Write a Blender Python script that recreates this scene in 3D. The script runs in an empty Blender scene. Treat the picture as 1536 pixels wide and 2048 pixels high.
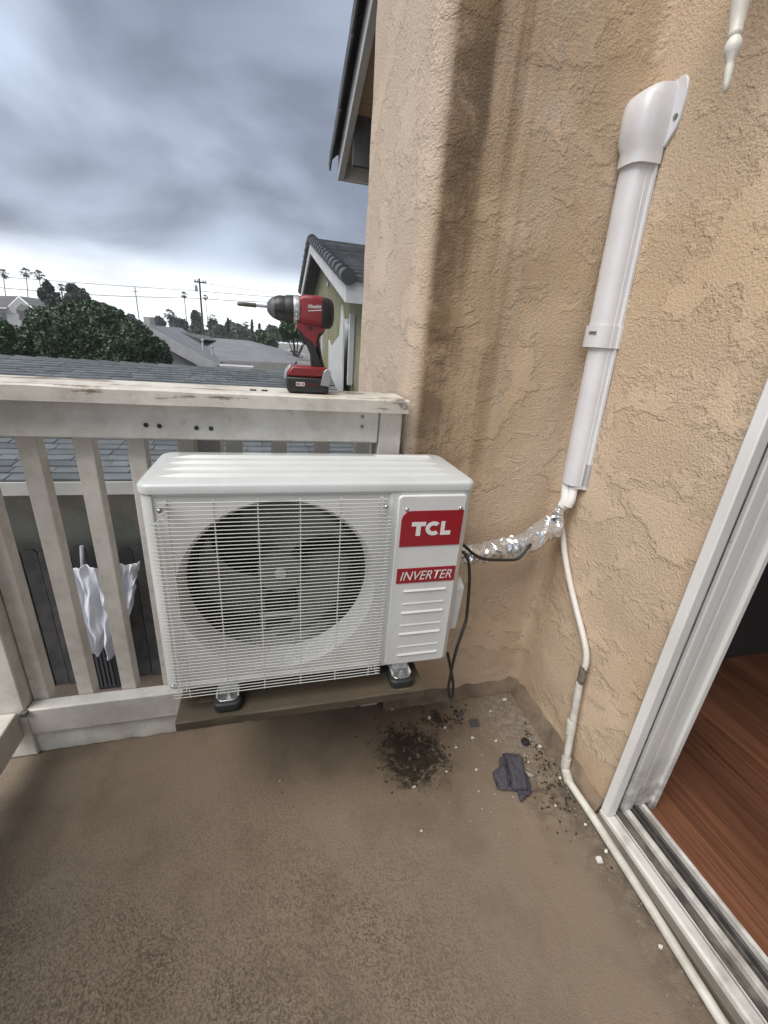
import bpy, bmesh, math, random
import numpy as np
from mathutils import Vector, Matrix, noise as mnoise

R = math.radians
random.seed(7)
scene = bpy.context.scene

# ---------------------------------------------------------------- camera
CAM = Vector((-0.825, -1.0295, 1.120))
YAW, PITCH, ROLL, FPX = 0.2756, 0.37605, -0.07737, 847.82      # focal length in pixels of a 1536 wide picture
_f = Vector((math.sin(YAW)*math.cos(PITCH), math.cos(YAW)*math.cos(PITCH), -math.sin(PITCH)))
_r = Vector((math.cos(YAW), -math.sin(YAW), 0)); _d = _f.cross(_r)
_r2 = math.cos(ROLL)*_r + math.sin(ROLL)*_d
_d2 = -math.sin(ROLL)*_r + math.cos(ROLL)*_d
cam_data = bpy.data.cameras.new('camera'); cam = bpy.data.objects.new('camera', cam_data)
scene.collection.objects.link(cam); scene.camera = cam
cam_data.sensor_fit = 'HORIZONTAL'; cam_data.sensor_width = 36.0
cam_data.lens = 36.0*FPX/1536.0
cam_data.clip_start = 0.02; cam_data.clip_end = 3000
cam.matrix_world = Matrix(((_r2.x, -_d2.x, -_f.x, CAM.x), (_r2.y, -_d2.y, -_f.y, CAM.y), (_r2.z, -_d2.z, -_f.z, CAM.z), (0, 0, 0, 1)))

# ---------------------------------------------------------------- world: overcast sky
SUN_EL, SUN_AZ = R(56), R(-118)          # azimuth measured from +Y towards +X: light comes from the left, a little behind the camera
world = bpy.data.worlds.new('World'); scene.world = world; world.use_nodes = True
wt = world.node_tree; wt.nodes.clear()
def wn(t, **k):
    n = wt.nodes.new(t)
    for a, b in k.items(): setattr(n, a, b)
    return n
wl = wt.links.new
w_out = wn('ShaderNodeOutputWorld'); w_bg = wn('ShaderNodeBackground'); w_bg.inputs['Strength'].default_value = 0.1
w_sky = wn('ShaderNodeTexSky', sky_type='NISHITA', sun_disc=False, sun_elevation=SUN_EL, sun_rotation=SUN_AZ)
w_tc = wn('ShaderNodeTexCoord'); w_sep = wn('ShaderNodeSeparateXYZ'); wl(w_tc.outputs['Generated'], w_sep.inputs[0])
def wmath(op, a, b=None, c=None, clamp=False):
    n = wn('ShaderNodeMath', operation=op, use_clamp=clamp)
    for i, v in enumerate((a, b, c)):
        if v is None: continue
        if isinstance(v, (int, float)): n.inputs[i].default_value = v
        else: wl(v, n.inputs[i])
    return n.outputs[0]
zc = wmath('MAXIMUM', w_sep.outputs['Z'], 0.0)
den = wmath('ADD', zc, 0.30)
cx = wmath('DIVIDE', w_sep.outputs['X'], den); cyy = wmath('DIVIDE', w_sep.outputs['Y'], den)
w_cmb = wn('ShaderNodeCombineXYZ'); wl(cx, w_cmb.inputs[0]); wl(cyy, w_cmb.inputs[1])
w_map = wn('ShaderNodeMapping'); wl(w_cmb.outputs[0], w_map.inputs[0]); w_map.inputs['Location'].default_value = (3.3, 1.45, 0.4)
w_n1 = wn('ShaderNodeTexNoise'); w_n1.inputs['Scale'].default_value = 1.25; w_n1.inputs['Detail'].default_value = 5; w_n1.inputs['Roughness'].default_value = 0.46; w_n1.inputs['Distortion'].default_value = 0.35
wl(w_map.outputs[0], w_n1.inputs['Vector'])
w_ramp = wn('ShaderNodeValToRGB'); wl(w_n1.outputs['Fac'], w_ramp.inputs[0])
w_ramp.color_ramp.elements[0].position = 0.39; w_ramp.color_ramp.elements[0].color = (0.86, 0.95, 1.20, 1)
w_ramp.color_ramp.elements[1].position = 0.62; w_ramp.color_ramp.elements[1].color = (2.55, 2.85, 3.50, 1)
hz0 = wn('ShaderNodeMapRange', interpolation_type='SMOOTHERSTEP'); wl(w_sep.outputs['Z'], hz0.inputs[0])
hz0.inputs[1].default_value = 0.15; hz0.inputs[2].default_value = 0.03; hz0.inputs[3].default_value = 0.0; hz0.inputs[4].default_value = 1.0
nz = wmath('MULTIPLY_ADD', w_n1.outputs['Fac'], 1.6, -0.25, clamp=True)
hzf = wmath('MULTIPLY', hz0.outputs[0], wmath('ADD', nz, 0.35, clamp=True), clamp=True)
w_mix = wn('ShaderNodeMix', data_type='RGBA'); wl(hzf, w_mix.inputs['Factor']); wl(w_ramp.outputs[0], w_mix.inputs[6]); w_mix.inputs[7].default_value = (7.0, 7.3, 7.5, 1)
w_mix2 = wn('ShaderNodeMix', data_type='RGBA'); w_mix2.inputs['Factor'].default_value = 0.92
wl(w_sky.outputs[0], w_mix2.inputs[6]); wl(w_mix.outputs[2], w_mix2.inputs[7])
wl(w_mix2.outputs[2], w_bg.inputs['Color']); wl(w_bg.outputs[0], w_out.inputs[0])

sun_d = bpy.data.lights.new('sun', 'SUN'); sun = bpy.data.objects.new('sun', sun_d); scene.collection.objects.link(sun)
sun_d.energy = 1.5; sun_d.angle = R(45); sun_d.color = (1.0, 0.965, 0.91)
_sd = Vector((math.sin(SUN_AZ)*math.cos(SUN_EL), math.cos(SUN_AZ)*math.cos(SUN_EL), math.sin(SUN_EL)))
sun.rotation_euler = _sd.to_track_quat('Z', 'Y').to_euler(); sun.location = _sd*30

vs = scene.view_settings
vs.view_transform = 'Standard'; vs.look = 'None'; vs.exposure = 1.45; vs.gamma = 1.0; vs.use_curve_mapping = False

# ---------------------------------------------------------------- helpers
def ray(px, py):
    return _r2*((px-768)/FPX) + _d2*((py-1024)/FPX) + _f
def on(axis, val, px, py):                     # the point of the plane axis = val that stands at this place of the photograph
    d = ray(px, py); t = (val-CAM[axis])/d[axis]
    return CAM + d*t
def on_x(px, py, v): return on(0, v, px, py)
def on_y(px, py, v): return on(1, v, px, py)
def on_z(px, py, v): return on(2, v, px, py)

class MB:
    def __init__(s): s.v = []; s.f = []
    def add(s, vs_, fs_):
        n = len(s.v); s.v += [tuple(x) for x in vs_]; s.f += [tuple(i+n for i in f) for f in fs_]; return s
    def box(s, x0, x1, y0, y1, z0, z1):
        return s.add([(x0,y0,z0),(x1,y0,z0),(x1,y1,z0),(x0,y1,z0),(x0,y0,z1),(x1,y0,z1),(x1,y1,z1),(x0,y1,z1)],
                     [(0,3,2,1),(4,5,6,7),(0,1,5,4),(1,2,6,5),(2,3,7,6),(3,0,4,7)])
    def hexa(s, p):                            # eight corners, bottom four then top four, counter-clockwise
        return s.add(p, [(0,3,2,1),(4,5,6,7),(0,1,5,4),(1,2,6,5),(2,3,7,6),(3,0,4,7)])
    def prism(s, poly, axis, a, b):            # polygon in the two other axes, extruded
        def P(u, v, w):
            return {0:(w,u,v), 1:(u,w,v), 2:(u,v,w)}[axis]
        n = len(poly)
        vs_ = [P(u,v,a) for u,v in poly] + [P(u,v,b) for u,v in poly]
        fs_ = [tuple(range(n))[::-1], tuple(range(n,2*n))] + [(i,(i+1)%n,n+(i+1)%n,n+i) for i in range(n)]
        return s.add(vs_, fs_)
    def tube(s, path, rad, seg=12, cap=True, squash=None):
        path = [Vector(p) for p in path]; n = len(path)
        if not isinstance(rad, (list, tuple)): rad = [rad]*n
        t0 = (path[1]-path[0]).normalized()
        up = Vector((0,0,1)) if abs(t0.z) < 0.9 else Vector((0,1,0))
        a = t0.cross(up).normalized()
        vs_ = []; fs_ = []
        for i, p in enumerate(path):
            t = (path[min(i+1,n-1)]-path[max(i-1,0)]).normalized()
            a = (a - t*a.dot(t)).normalized(); b = t.cross(a)
            for k in range(seg):
                th = 2*math.pi*k/seg
                vs_.append(p + (a*math.cos(th)+b*math.sin(th))*rad[i])
        for i in range(n-1):
            for k in range(seg):
                k2 = (k+1) % seg
                fs_.append((i*seg+k, i*seg+k2, (i+1)*seg+k2, (i+1)*seg+k))
        if cap: fs_ += [tuple(range(seg))[::-1], tuple((n-1)*seg+k for k in range(seg))]
        return s.add(vs_, fs_)
    def lathe(s, prof, c, axis=2, seg=24):     # prof: (radius, height along axis)
        c = Vector(c); vs_ = []; fs_ = []; n = len(prof)
        for r, h in prof:
            for k in range(seg):
                th = 2*math.pi*k/seg; u, v = r*math.cos(th), r*math.sin(th)
                vs_.append(c + Vector({0:(h,u,v), 1:(u,h,v), 2:(u,v,h)}[axis]))
        for i in range(n-1):
            for k in range(seg):
                k2 = (k+1) % seg
                q = (i*seg+k, i*seg+k2, (i+1)*seg+k2, (i+1)*seg+k)
                fs_.append(q if axis != 1 else q[::-1])
        a = tuple(range(seg)); b = tuple((n-1)*seg+k for k in range(seg))
        fs_ += [a[::-1], b] if axis != 1 else [a, b[::-1]]
        return s.add(vs_, fs_)
    def grid(s, fn, nu, nv, close_u=False):
        vs_ = [fn(i/(nu if close_u else nu), j/nv) for j in range(nv+1) for i in range(nu if close_u else nu+1)]
        w = nu if close_u else nu+1
        fs_ = []
        for j in range(nv):
            for i in range(nu):
                i2 = (i+1) % w if close_u else i+1
                fs_.append((j*w+i, j*w+i2, (j+1)*w+i2, (j+1)*w+i))
        return s.add(vs_, fs_)
    def build(s, name, mat, parent=None, smooth=None, bevel=None, origin=None, seg=2):
        me = bpy.data.meshes.new(name)
        if parent is not None: o0 = root_loc(parent)
        elif origin is not None: o0 = Vector(origin)
        else:
            a = np.array(s.v); o0 = Vector(((a[:,0].min()+a[:,0].max())/2, (a[:,1].min()+a[:,1].max())/2, a[:,2].min()))
        me.from_pydata([(x-o0.x, y-o0.y, z-o0.z) for x, y, z in s.v], [], s.f)
        bm = bmesh.new(); bm.from_mesh(me); bmesh.ops.recalc_face_normals(bm, faces=bm.faces); bm.to_mesh(me); bm.free()
        if mat: me.materials.append(mat)
        o = bpy.data.objects.new(name, me); scene.collection.objects.link(o)
        if parent is not None: o.parent = parent
        else: o.location = o0
        if smooth is not None:
            for p in me.polygons: p.use_smooth = True
            me.set_sharp_from_angle(angle=R(smooth))
        if bevel:
            m = o.modifiers.new('bevel', 'BEVEL'); m.width = bevel; m.segments = seg; m.limit_method = 'ANGLE'; m.angle_limit = R(40)
            for p in me.polygons: p.use_smooth = True
            me.set_sharp_from_angle(angle=R(smooth or 30))
        return o

def root_loc(o):
    while o.parent is not None: o = o.parent
    return o.location.copy()
def empty(name, loc):
    o = bpy.data.objects.new(name, None); scene.collection.objects.link(o); o.location = Vector(loc); o.empty_display_size = 0.1
    return o
def tag(o, label=None, cat=None, group=None, kind=None):
    if label: o['label'] = label
    if cat: o['category'] = cat
    if group: o['group'] = group
    if kind: o['kind'] = kind
    return o
def dup(o, delta):
    c = o.copy(); scene.collection.objects.link(c); c.location = o.location + Vector(delta); return c
def dup_part(o, delta, parent=None):
    c = o.copy(); scene.collection.objects.link(c); c.parent = parent or o.parent; c.location = o.location + Vector(delta)
    for ch in o.children:
        d = ch.copy(); scene.collection.objects.link(d); d.parent = c
    return c
def smooth_path(pts, n=8):
    pts = [Vector(p) for p in pts]; out = []
    P = [pts[0]*2-pts[1]] + pts + [pts[-1]*2-pts[-2]]
    for i in range(1, len(P)-2):
        for k in range(n):
            t = k/n; a, b, c, d = P[i-1], P[i], P[i+1], P[i+2]
            out.append(0.5*((2*b)+(c-a)*t+(2*a-5*b+4*c-d)*t*t+(3*b-a-3*c+d)*t*t*t))
    out.append(pts[-1]); return out
def rrect(x0, x1, z0, z1, r, n=5):
    out = []
    for cx_, cz_, a0 in ((x1-r, z1-r, 0), (x0+r, z1-r, 90), (x0+r, z0+r, 180), (x1-r, z0+r, 270)):
        for k in range(n+1):
            a = R(a0+90*k/n); out.append((cx_+r*math.cos(a), cz_+r*math.sin(a)))
    return out

# ---------------------------------------------------------------- materials
class NT:
    def __init__(s, name):
        s.m = bpy.data.materials.new(name); s.m.use_nodes = True; s.t = s.m.node_tree
        s.b = s.t.nodes['Principled BSDF']; s.tc = s.t.nodes.new('ShaderNodeTexCoord')
    def n(s, t, **k):
        x = s.t.nodes.new(t)
        for a, b in k.items(): setattr(x, a, b)
        return x
    def l(s, a, b): s.t.links.new(a, b)
    def noise(s, scale, detail=4, rough=0.55, dist=0.0, vec=None, out='Fac'):
        x = s.n('ShaderNodeTexNoise'); x.inputs['Scale'].default_value = scale; x.inputs['Detail'].default_value = detail
        x.inputs['Roughness'].default_value = rough; x.inputs['Distortion'].default_value = dist
        s.l(vec or s.tc.outputs['Object'], x.inputs['Vector']); return x.outputs[out]
    def mapped(s, scale, loc=(0,0,0), rot=(0,0,0)):
        x = s.n('ShaderNodeMapping'); x.inputs['Scale'].default_value = scale; x.inputs['Location'].default_value = loc; x.inputs['Rotation'].default_value = rot
        s.l(s.tc.outputs['Object'], x.inputs[0]); return x.outputs[0]
    def ramp(s, v, lo, hi, a=0.0, b=1.0, smooth=True):
        x = s.n('ShaderNodeMapRange', interpolation_type='SMOOTHSTEP' if smooth else 'LINEAR')
        s.l(v, x.inputs[0]); x.inputs[1].default_value = lo; x.inputs[2].default_value = hi; x.inputs[3].default_value = a; x.inputs[4].default_value = b
        return x.outputs[0]
    def math(s, op, a, b=None, clamp=False):
        x = s.n('ShaderNodeMath', operation=op, use_clamp=clamp)
        for i, v in enumerate((a, b)):
            if v is None: continue
            if isinstance(v, (int, float)): x.inputs[i].default_value = v
            else: s.l(v, x.inputs[i])
        return x.outputs[0]
    def mix(s, fac, a, b):
        x = s.n('ShaderNodeMix', data_type='RGBA')
        for sock, v in ((x.inputs['Factor'], fac), (x.inputs[6], a), (x.inputs[7], b)):
            if isinstance(v, (int, float)): sock.default_value = v
            elif isinstance(v, tuple): sock.default_value = (*v, 1) if len(v) == 3 else v
            else: s.l(v, sock)
        return x.outputs[2]
    def xyz(s):
        x = s.n('ShaderNodeSeparateXYZ'); s.l(s.tc.outputs['Object'], x.inputs[0]); return x.outputs
    def rand(s): return s.n('ShaderNodeObjectInfo').outputs['Random']
    def bump(s, h, strength, dist, prev=None):
        x = s.n('ShaderNodeBump'); x.inputs['Strength'].default_value = strength; x.inputs['Distance'].default_value = dist
        s.l(h, x.inputs['Height'])
        if prev is not None: s.l(prev, x.inputs['Normal'])
        return x.outputs[0]
    def done(s, col=None, rough=None, normal=None, metallic=None, spec=None):
        for k, v in (('Base Color', col), ('Roughness', rough), ('Normal', normal), ('Metallic', metallic), ('Specular IOR Level', spec)):
            if v is None: continue
            i = s.b.inputs[k]
            if isinstance(v, (int, float)): i.default_value = v
            elif isinstance(v, tuple): i.default_value = (*v, 1)
            else: s.l(v, i)
        return s.m

def pmat(name, c1, c2=None, scale=8, rough=0.6, bscale=None, bstr=0.2, bdist=0.003, metallic=0.0, spec=0.5, rnd=0.0, lo=0.35, hi=0.65):
    t = NT(name); col = c1
    if c2 is not None: col = t.mix(t.ramp(t.noise(scale, 5), lo, hi), c1, c2)
    if rnd:
        h = t.n('ShaderNodeHueSaturation'); t.l(t.ramp(t.rand(), 0, 1, 1-rnd, 1+rnd, False), h.inputs['Value'])
        if isinstance(col, tuple): h.inputs['Color'].default_value = (*col, 1)
        else: t.l(col, h.inputs['Color'])
        col = h.outputs[0]
    nrm = t.bump(t.noise(bscale, 4), bstr, bdist) if bscale else None
    return t.done(col, rough, nrm, metallic, spec)

def stucco(name, c1, c2, dirt=True):
    t = NT(name); X, Y, Z = t.xyz()
    big = t.noise(1.7, 2, 0.5, 0.6); grain = t.noise(190, 4, 0.65); fine = t.noise(55, 3, 0.6)
    warp = t.mapped((1, 1, 1.3), (3.1, 0.7, 1.9))
    lace = t.noise(4.2, 8, 0.66, 0.25, warp)
    plate = t.ramp(lace, 0.515, 0.562)
    plate2 = t.ramp(t.noise(11, 6, 0.62, 0.3, warp), 0.570, 0.625)
    both = t.math('MAXIMUM', plate, t.math('MULTIPLY', plate2, 0.7))
    col = t.mix(t.ramp(big, 0.38, 0.64), c1, c2)
    col = t.mix(t.math('MULTIPLY', t.ramp(grain, 0.52, 0.30), 0.34), col, tuple(x*0.55 for x in c2))  # grain hollows darkened in the colour to strengthen the relief shading
    edge = t.math('MULTIPLY', t.ramp(lace, 0.500, 0.520), t.ramp(lace, 0.545, 0.527))
    edge = t.math('MULTIPLY', edge, t.ramp(t.noise(9, 3, 0.6), 0.42, 0.60))
    col = t.mix(t.math('MULTIPLY', edge, 0.04), col, tuple(x*0.45 for x in c2))  # plate edges darkened in the colour, painted shade for the relief
    col = t.mix(t.math('MULTIPLY', both, 0.05), col, (min(c1[0]*1.1, .8), c1[1]*1.11, c1[2]*1.14))
    if dirt:  # wall tints and grime, with the corner shade put into the colour
        # rain-washed grime and painted shade darkening the wall beside the outer corner
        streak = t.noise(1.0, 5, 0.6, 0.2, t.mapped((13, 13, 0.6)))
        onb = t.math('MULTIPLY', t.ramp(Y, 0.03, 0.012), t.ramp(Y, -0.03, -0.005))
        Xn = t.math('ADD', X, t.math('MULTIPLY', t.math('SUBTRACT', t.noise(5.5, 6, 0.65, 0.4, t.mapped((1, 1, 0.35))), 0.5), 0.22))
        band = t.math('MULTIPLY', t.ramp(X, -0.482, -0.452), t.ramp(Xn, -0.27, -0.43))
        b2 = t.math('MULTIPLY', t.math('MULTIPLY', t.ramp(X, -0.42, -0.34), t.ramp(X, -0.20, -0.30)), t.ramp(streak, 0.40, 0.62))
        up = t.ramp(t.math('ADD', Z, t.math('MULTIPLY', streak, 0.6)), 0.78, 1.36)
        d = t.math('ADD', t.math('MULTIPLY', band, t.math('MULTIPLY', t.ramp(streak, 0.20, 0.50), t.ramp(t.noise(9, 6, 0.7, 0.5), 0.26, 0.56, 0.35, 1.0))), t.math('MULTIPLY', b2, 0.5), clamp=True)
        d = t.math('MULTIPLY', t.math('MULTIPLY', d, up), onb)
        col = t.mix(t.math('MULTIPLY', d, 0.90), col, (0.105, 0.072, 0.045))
        # pale runs between them
        pale = t.math('MULTIPLY', t.math('MULTIPLY', t.ramp(X, -0.28, -0.24), t.ramp(X, -0.13, -0.19)), t.math('MULTIPLY', up, t.ramp(streak, 0.62, 0.42)))
        col = t.mix(t.math('MULTIPLY', t.math('MULTIPLY', pale, onb), 0.5), col, (0.47, 0.40, 0.33))
        # yellow-brown tone growing towards the upper part of the same wall
        yel = t.math('MULTIPLY', t.math('MULTIPLY', onb, t.ramp(Z, 0.5, 1.7)), t.ramp(t.noise(3.5, 4, 0.6), 0.36, 0.66))
        col = t.mix(t.math('MULTIPLY', yel, 0.5), col, (0.36, 0.25, 0.14))
        # the outside face past the corner is toned greyer and pinker
        outf = t.math('MULTIPLY', t.ramp(X, -0.455, -0.488), t.ramp(streak, 0.20, 0.62, 0.55, 1.0))
        col = t.mix(t.math('MULTIPLY', outf, 0.80), col, (0.53, 0.44, 0.365))
        # splash dirt close to the deck
        low = t.math('MULTIPLY', t.ramp(Z, 0.34, 0.02), t.ramp(t.noise(5, 6, 0.65), 0.36, 0.66))
        low = t.math('MULTIPLY', low, t.ramp(Z, -0.05, 0.0))
        col = t.mix(t.math('MULTIPLY', low, 0.42), col, (0.22, 0.155, 0.095))
        spots = t.math('MULTIPLY', t.ramp(t.noise(26, 4, 0.7, 1.2), 0.66, 0.74), t.ramp(Z, 0.9, 0.1))
        col = t.mix(t.math('MULTIPLY', spots, 0.5), col, (0.14, 0.095, 0.06))
    rgh = t.math('SUBTRACT', 1.0, t.math('MULTIPLY', both, 0.40))
    h = t.math('ADD', t.math('MULTIPLY', both, 0.62), t.math('MULTIPLY', t.math('MULTIPLY', grain, rgh), 0.85))
    h = t.math('ADD', h, t.math('MULTIPLY', t.math('MULTIPLY', fine, rgh), 0.30))
    return t.done(col, 0.93, t.bump(h, 1.0, 0.0066), 0.0, 0.2)

def painted_wood(name, base, dirty, wood, grain_axis='X', peel=0.74):
    t = NT(name)
    sc = {'X': (3, 45, 45), 'Y': (45, 3, 45), 'Z': (45, 45, 3)}[grain_axis]
    g = t.noise(1.0, 6, 0.6, 0.3, t.mapped(sc)); n1 = t.noise(9, 6, 0.65); n2 = t.noise(38, 5, 0.65)
    col = t.mix(t.ramp(n1, 0.36, 0.68), base, dirty)
    col = t.mix(t.math('MULTIPLY', t.ramp(n2, 0.55, 0.75), 0.4), col, tuple(x*0.62 for x in dirty))
    pl = t.ramp(t.math('ADD', t.math('MULTIPLY', g, 0.6), t.math('MULTIPLY', n1, 0.5)), peel-0.03, peel+0.02)
    col = t.mix(pl, col, wood)
    h = t.math('ADD', t.math('MULTIPLY', g, 0.7), t.math('MULTIPLY', n2, 0.5))
    h = t.math('SUBTRACT', h, t.math('MULTIPLY', pl, 0.5))
    return t.done(col, t.ramp(n1, 0.3, 0.7, 0.5, 0.72), t.bump(h, 0.55, 0.0022), 0.0, 0.4)

M = {}
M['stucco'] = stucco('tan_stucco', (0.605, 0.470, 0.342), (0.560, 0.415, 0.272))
M['stucco_house'] = stucco('grey_stucco', (0.30, 0.29, 0.24), (0.24, 0.23, 0.185), False)
M['stucco_green'] = stucco('green_stucco', (0.20, 0.205, 0.12), (0.27, 0.25, 0.17), False)
M['mortar'] = pmat('mortar', (0.205, 0.152, 0.105), (0.12, 0.09, 0.065), 14, 0.95, 60, 0.6, 0.004)
M['paint'] = painted_wood('white_painted_wood', (0.66, 0.645, 0.60), (0.51, 0.49, 0.44), (0.20, 0.165, 0.13), 'X')
M['paint_z'] = painted_wood('white_painted_uprights', (0.66, 0.63, 0.575), (0.52, 0.485, 0.43), (0.30, 0.23, 0.17), 'Z', 0.76)
M['paint_y'] = painted_wood('white_painted_side_rail', (0.60, 0.58, 0.53), (0.46, 0.43, 0.375), (0.20, 0.165, 0.13), 'Y')
M['cap'] = painted_wood('weathered_cap_paint', (0.60, 0.57, 0.51), (0.42, 0.38, 0.32), (0.19, 0.155, 0.12), 'X', 0.62)
M['plank'] = painted_wood('dirty_brown_board', (0.085, 0.064, 0.044), (0.058, 0.050, 0.032), (0.14, 0.108, 0.066), 'X', 0.66)
M['ac'] = pmat('white_powder_coat', (0.66, 0.67, 0.655), (0.60, 0.605, 0.585), 7, 0.38, 700, 0.05, 0.0005)
M['ac_top'] = pmat('white_glossy_lid', (0.54, 0.56, 0.555), (0.50, 0.52, 0.51), 6, 0.30, 500, 0.04, 0.0004)
M['wire'] = pmat('white_coated_wire', (0.56, 0.56, 0.53), None, rough=0.42)
M['fan'] = pmat('grey_green_fan_plastic', (0.12, 0.13, 0.115), (0.155, 0.165, 0.145), 6, 0.4)
M['motor'] = pmat('motor_grey', (0.42, 0.43, 0.41), None, rough=0.4)
M['coil'] = pmat('dark_coil', (0.034, 0.038, 0.038), (0.055, 0.06, 0.058), 30, 0.7)
M['shroud'] = pmat('fan_ring', (0.38, 0.39, 0.37), (0.30, 0.31, 0.30), 6, 0.55)
M['red'] = pmat('red_badge', (0.30, 0.016, 0.024), None, rough=0.28)
M['letter'] = pmat('white_print', (0.72, 0.72, 0.70), None, rough=0.4)
M['zinc'] = pmat('zinc_metal', (0.62, 0.63, 0.63), (0.45, 0.46, 0.46), 40, 0.3, metallic=0.9)
M['steel'] = pmat('dull_steel', (0.30, 0.30, 0.30), (0.2, 0.19, 0.18), 30, 0.45, metallic=0.8)
M['rubber'] = pmat('black_rubber', (0.018, 0.02, 0.022), None, rough=0.55)
M['cable'] = pmat('black_cable', (0.022, 0.021, 0.02), None, rough=0.5)
M['pvc_cover'] = pmat('white_plastic_cover', (0.64, 0.635, 0.65), (0.59, 0.58, 0.59), 9, 0.36)
M['pvc'] = pmat('aged_white_pipe', (0.58, 0.565, 0.51), (0.42, 0.39, 0.335), 16, 0.5, 120, 0.12, 0.001)
M['hose'] = pmat('translucent_white_hose', (0.60, 0.575, 0.53), (0.53, 0.505, 0.455), 10, 0.35)
M['insul'] = pmat('white_foam_sleeve', (0.70, 0.69, 0.67), None, rough=0.7)
M['tape'] = pmat('dirty_grey_tape', (0.20, 0.165, 0.13), (0.10, 0.085, 0.07), 60, 0.7, 200, 0.3, 0.001)
M['sill'] = pmat('dirty_white_vinyl', (0.62, 0.60, 0.56), (0.30, 0.275, 0.24), 11, 0.5, 90, 0.2, 0.001, lo=0.42, hi=0.72)
M['vinyl'] = pmat('white_vinyl', (0.72, 0.71, 0.69), (0.66, 0.645, 0.615), 4, 0.4)
M['groove'] = pmat('grimy_groove', (0.15, 0.135, 0.115), (0.045, 0.04, 0.034), 18, 0.8, 120, 0.4, 0.002)
M['alu'] = pmat('worn_aluminium', (0.62, 0.61, 0.59), (0.34, 0.33, 0.31), 22, 0.28, metallic=0.85)
M['silltrim'] = pmat('grey_brown_threshold', (0.135, 0.115, 0.092), (0.085, 0.073, 0.06), 9, 0.8, 60, 0.3, 0.002)
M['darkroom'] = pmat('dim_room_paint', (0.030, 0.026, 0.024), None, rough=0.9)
M['rag'] = pmat('grey_cloth', (0.062, 0.060, 0.072), (0.045, 0.043, 0.054), 30, 0.95, 500, 0.5, 0.0015)
M['chip'] = pmat('white_paint_flake', (0.62, 0.60, 0.56), (0.48, 0.45, 0.40), 60, 0.7)
M['grit'] = pmat('grey_grit', (0.36, 0.33, 0.29), (0.22, 0.19, 0.16), 50, 0.9)
M['dirt'] = pmat('dark_soil', (0.020, 0.014, 0.009), (0.034, 0.024, 0.015), 60, 0.95)
M['black'] = pmat('black_plastic', (0.017, 0.017, 0.018), None, rough=0.4)
M['greybit'] = pmat('dark_grey_scrap', (0.062, 0.062, 0.058), None, rough=0.8)
M['drillred'] = pmat('red_tool_plastic', (0.19, 0.012, 0.016), None, rough=0.38)
M['drillblack'] = pmat('black_tool_plastic', (0.016, 0.017, 0.018), None, rough=0.5, bscale=400, bstr=0.15, bdist=0.0005)
M['drillgrey'] = pmat('grey_tool_metal', (0.34, 0.35, 0.36), None, rough=0.4, metallic=0.6)
M['chuckmetal'] = pmat('dark_chuck_metal', (0.12, 0.125, 0.13), None, rough=0.42, metallic=0.5)
M['bit'] = pmat('bit_holder', (0.075, 0.085, 0.06), None, rough=0.4, metallic=0.4)
M['trimwhite'] = pmat('white_fascia', (0.52, 0.52, 0.515), (0.45, 0.45, 0.45), 5, 0.6)
M['fasciagrey'] = pmat('grey_white_fascia', (0.44, 0.435, 0.41), (0.38, 0.37, 0.34), 3, 0.7)
M['tile'] = pmat('dark_roof_tile', (0.085, 0.088, 0.095), (0.055, 0.057, 0.062), 5, 0.75, 40, 0.3, 0.006, rnd=0.25)
M['shingle'] = pmat('grey_shingle', (0.122, 0.134, 0.140), (0.088, 0.099, 0.105), 3.2, 0.9, 110, 0.6, 0.004, rnd=0.2)
M['farroof'] = pmat('pale_grey_roof', (0.22, 0.225, 0.235), (0.18, 0.184, 0.194), 2, 0.85, 20, 0.4, 0.02, rnd=0.1)
M['farroof2'] = pmat('brown_grey_roof', (0.13, 0.125, 0.12), (0.10, 0.098, 0.095), 2, 0.85)
M['housewhite'] = pmat('white_house_wall', (0.50, 0.50, 0.49), (0.44, 0.44, 0.43), 1, 0.8)
M['housetan'] = pmat('tan_house_wall', (0.40, 0.34, 0.27), None, rough=0.85)
M['soffit'] = pmat('tan_soffit', (0.48, 0.36, 0.26), (0.42, 0.31, 0.22), 3, 0.8)
M['glass'] = pmat('dark_glass', (0.05, 0.06, 0.065), None, rough=0.08)
M['paleglass'] = pmat('grey_blue_pane', (0.24, 0.28, 0.31), None, rough=0.15)
M['trunk'] = pmat('bark', (0.10, 0.08, 0.06), (0.065, 0.05, 0.04), 8, 0.9, 30, 0.6, 0.02)
M['palmtrunk'] = pmat('palm_bark', (0.12, 0.10, 0.085), None, rough=0.9)
M['leaf'] = pmat('tree_leaf', (0.088, 0.128, 0.062), (0.046, 0.076, 0.040), 2.6, 0.55, lo=0.40, hi=0.60)
M['leaf2'] = pmat('grey_green_leaf', (0.075, 0.095, 0.068), (0.055, 0.070, 0.052), 0.8, 0.6, rnd=0.2)
M['leaf3'] = pmat('bright_leaf', (0.060, 0.120, 0.040), (0.035, 0.075, 0.025), 1.5, 0.55)
M['palmleaf'] = pmat('palm_frond', (0.045, 0.058, 0.040), (0.030, 0.040, 0.028), 1.0, 0.55)
M['polewood'] = pmat('pole_wood', (0.07, 0.058, 0.05), None, rough=0.9)
M['polegrey'] = pmat('pole_grey', (0.26, 0.26, 0.26), None, rough=0.8)
M['wirefar'] = pmat('utility_wire', (0.05, 0.05, 0.052), None, rough=0.6)
M['ground'] = pmat('bare_ground', (0.155, 0.12, 0.09), (0.10, 0.08, 0.06), 1.5, 0.95, 20, 0.6, 0.02)
M['asphalt'] = pmat('pavement', (0.20, 0.185, 0.165), (0.155, 0.145, 0.13), 0.4, 0.9)
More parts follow.
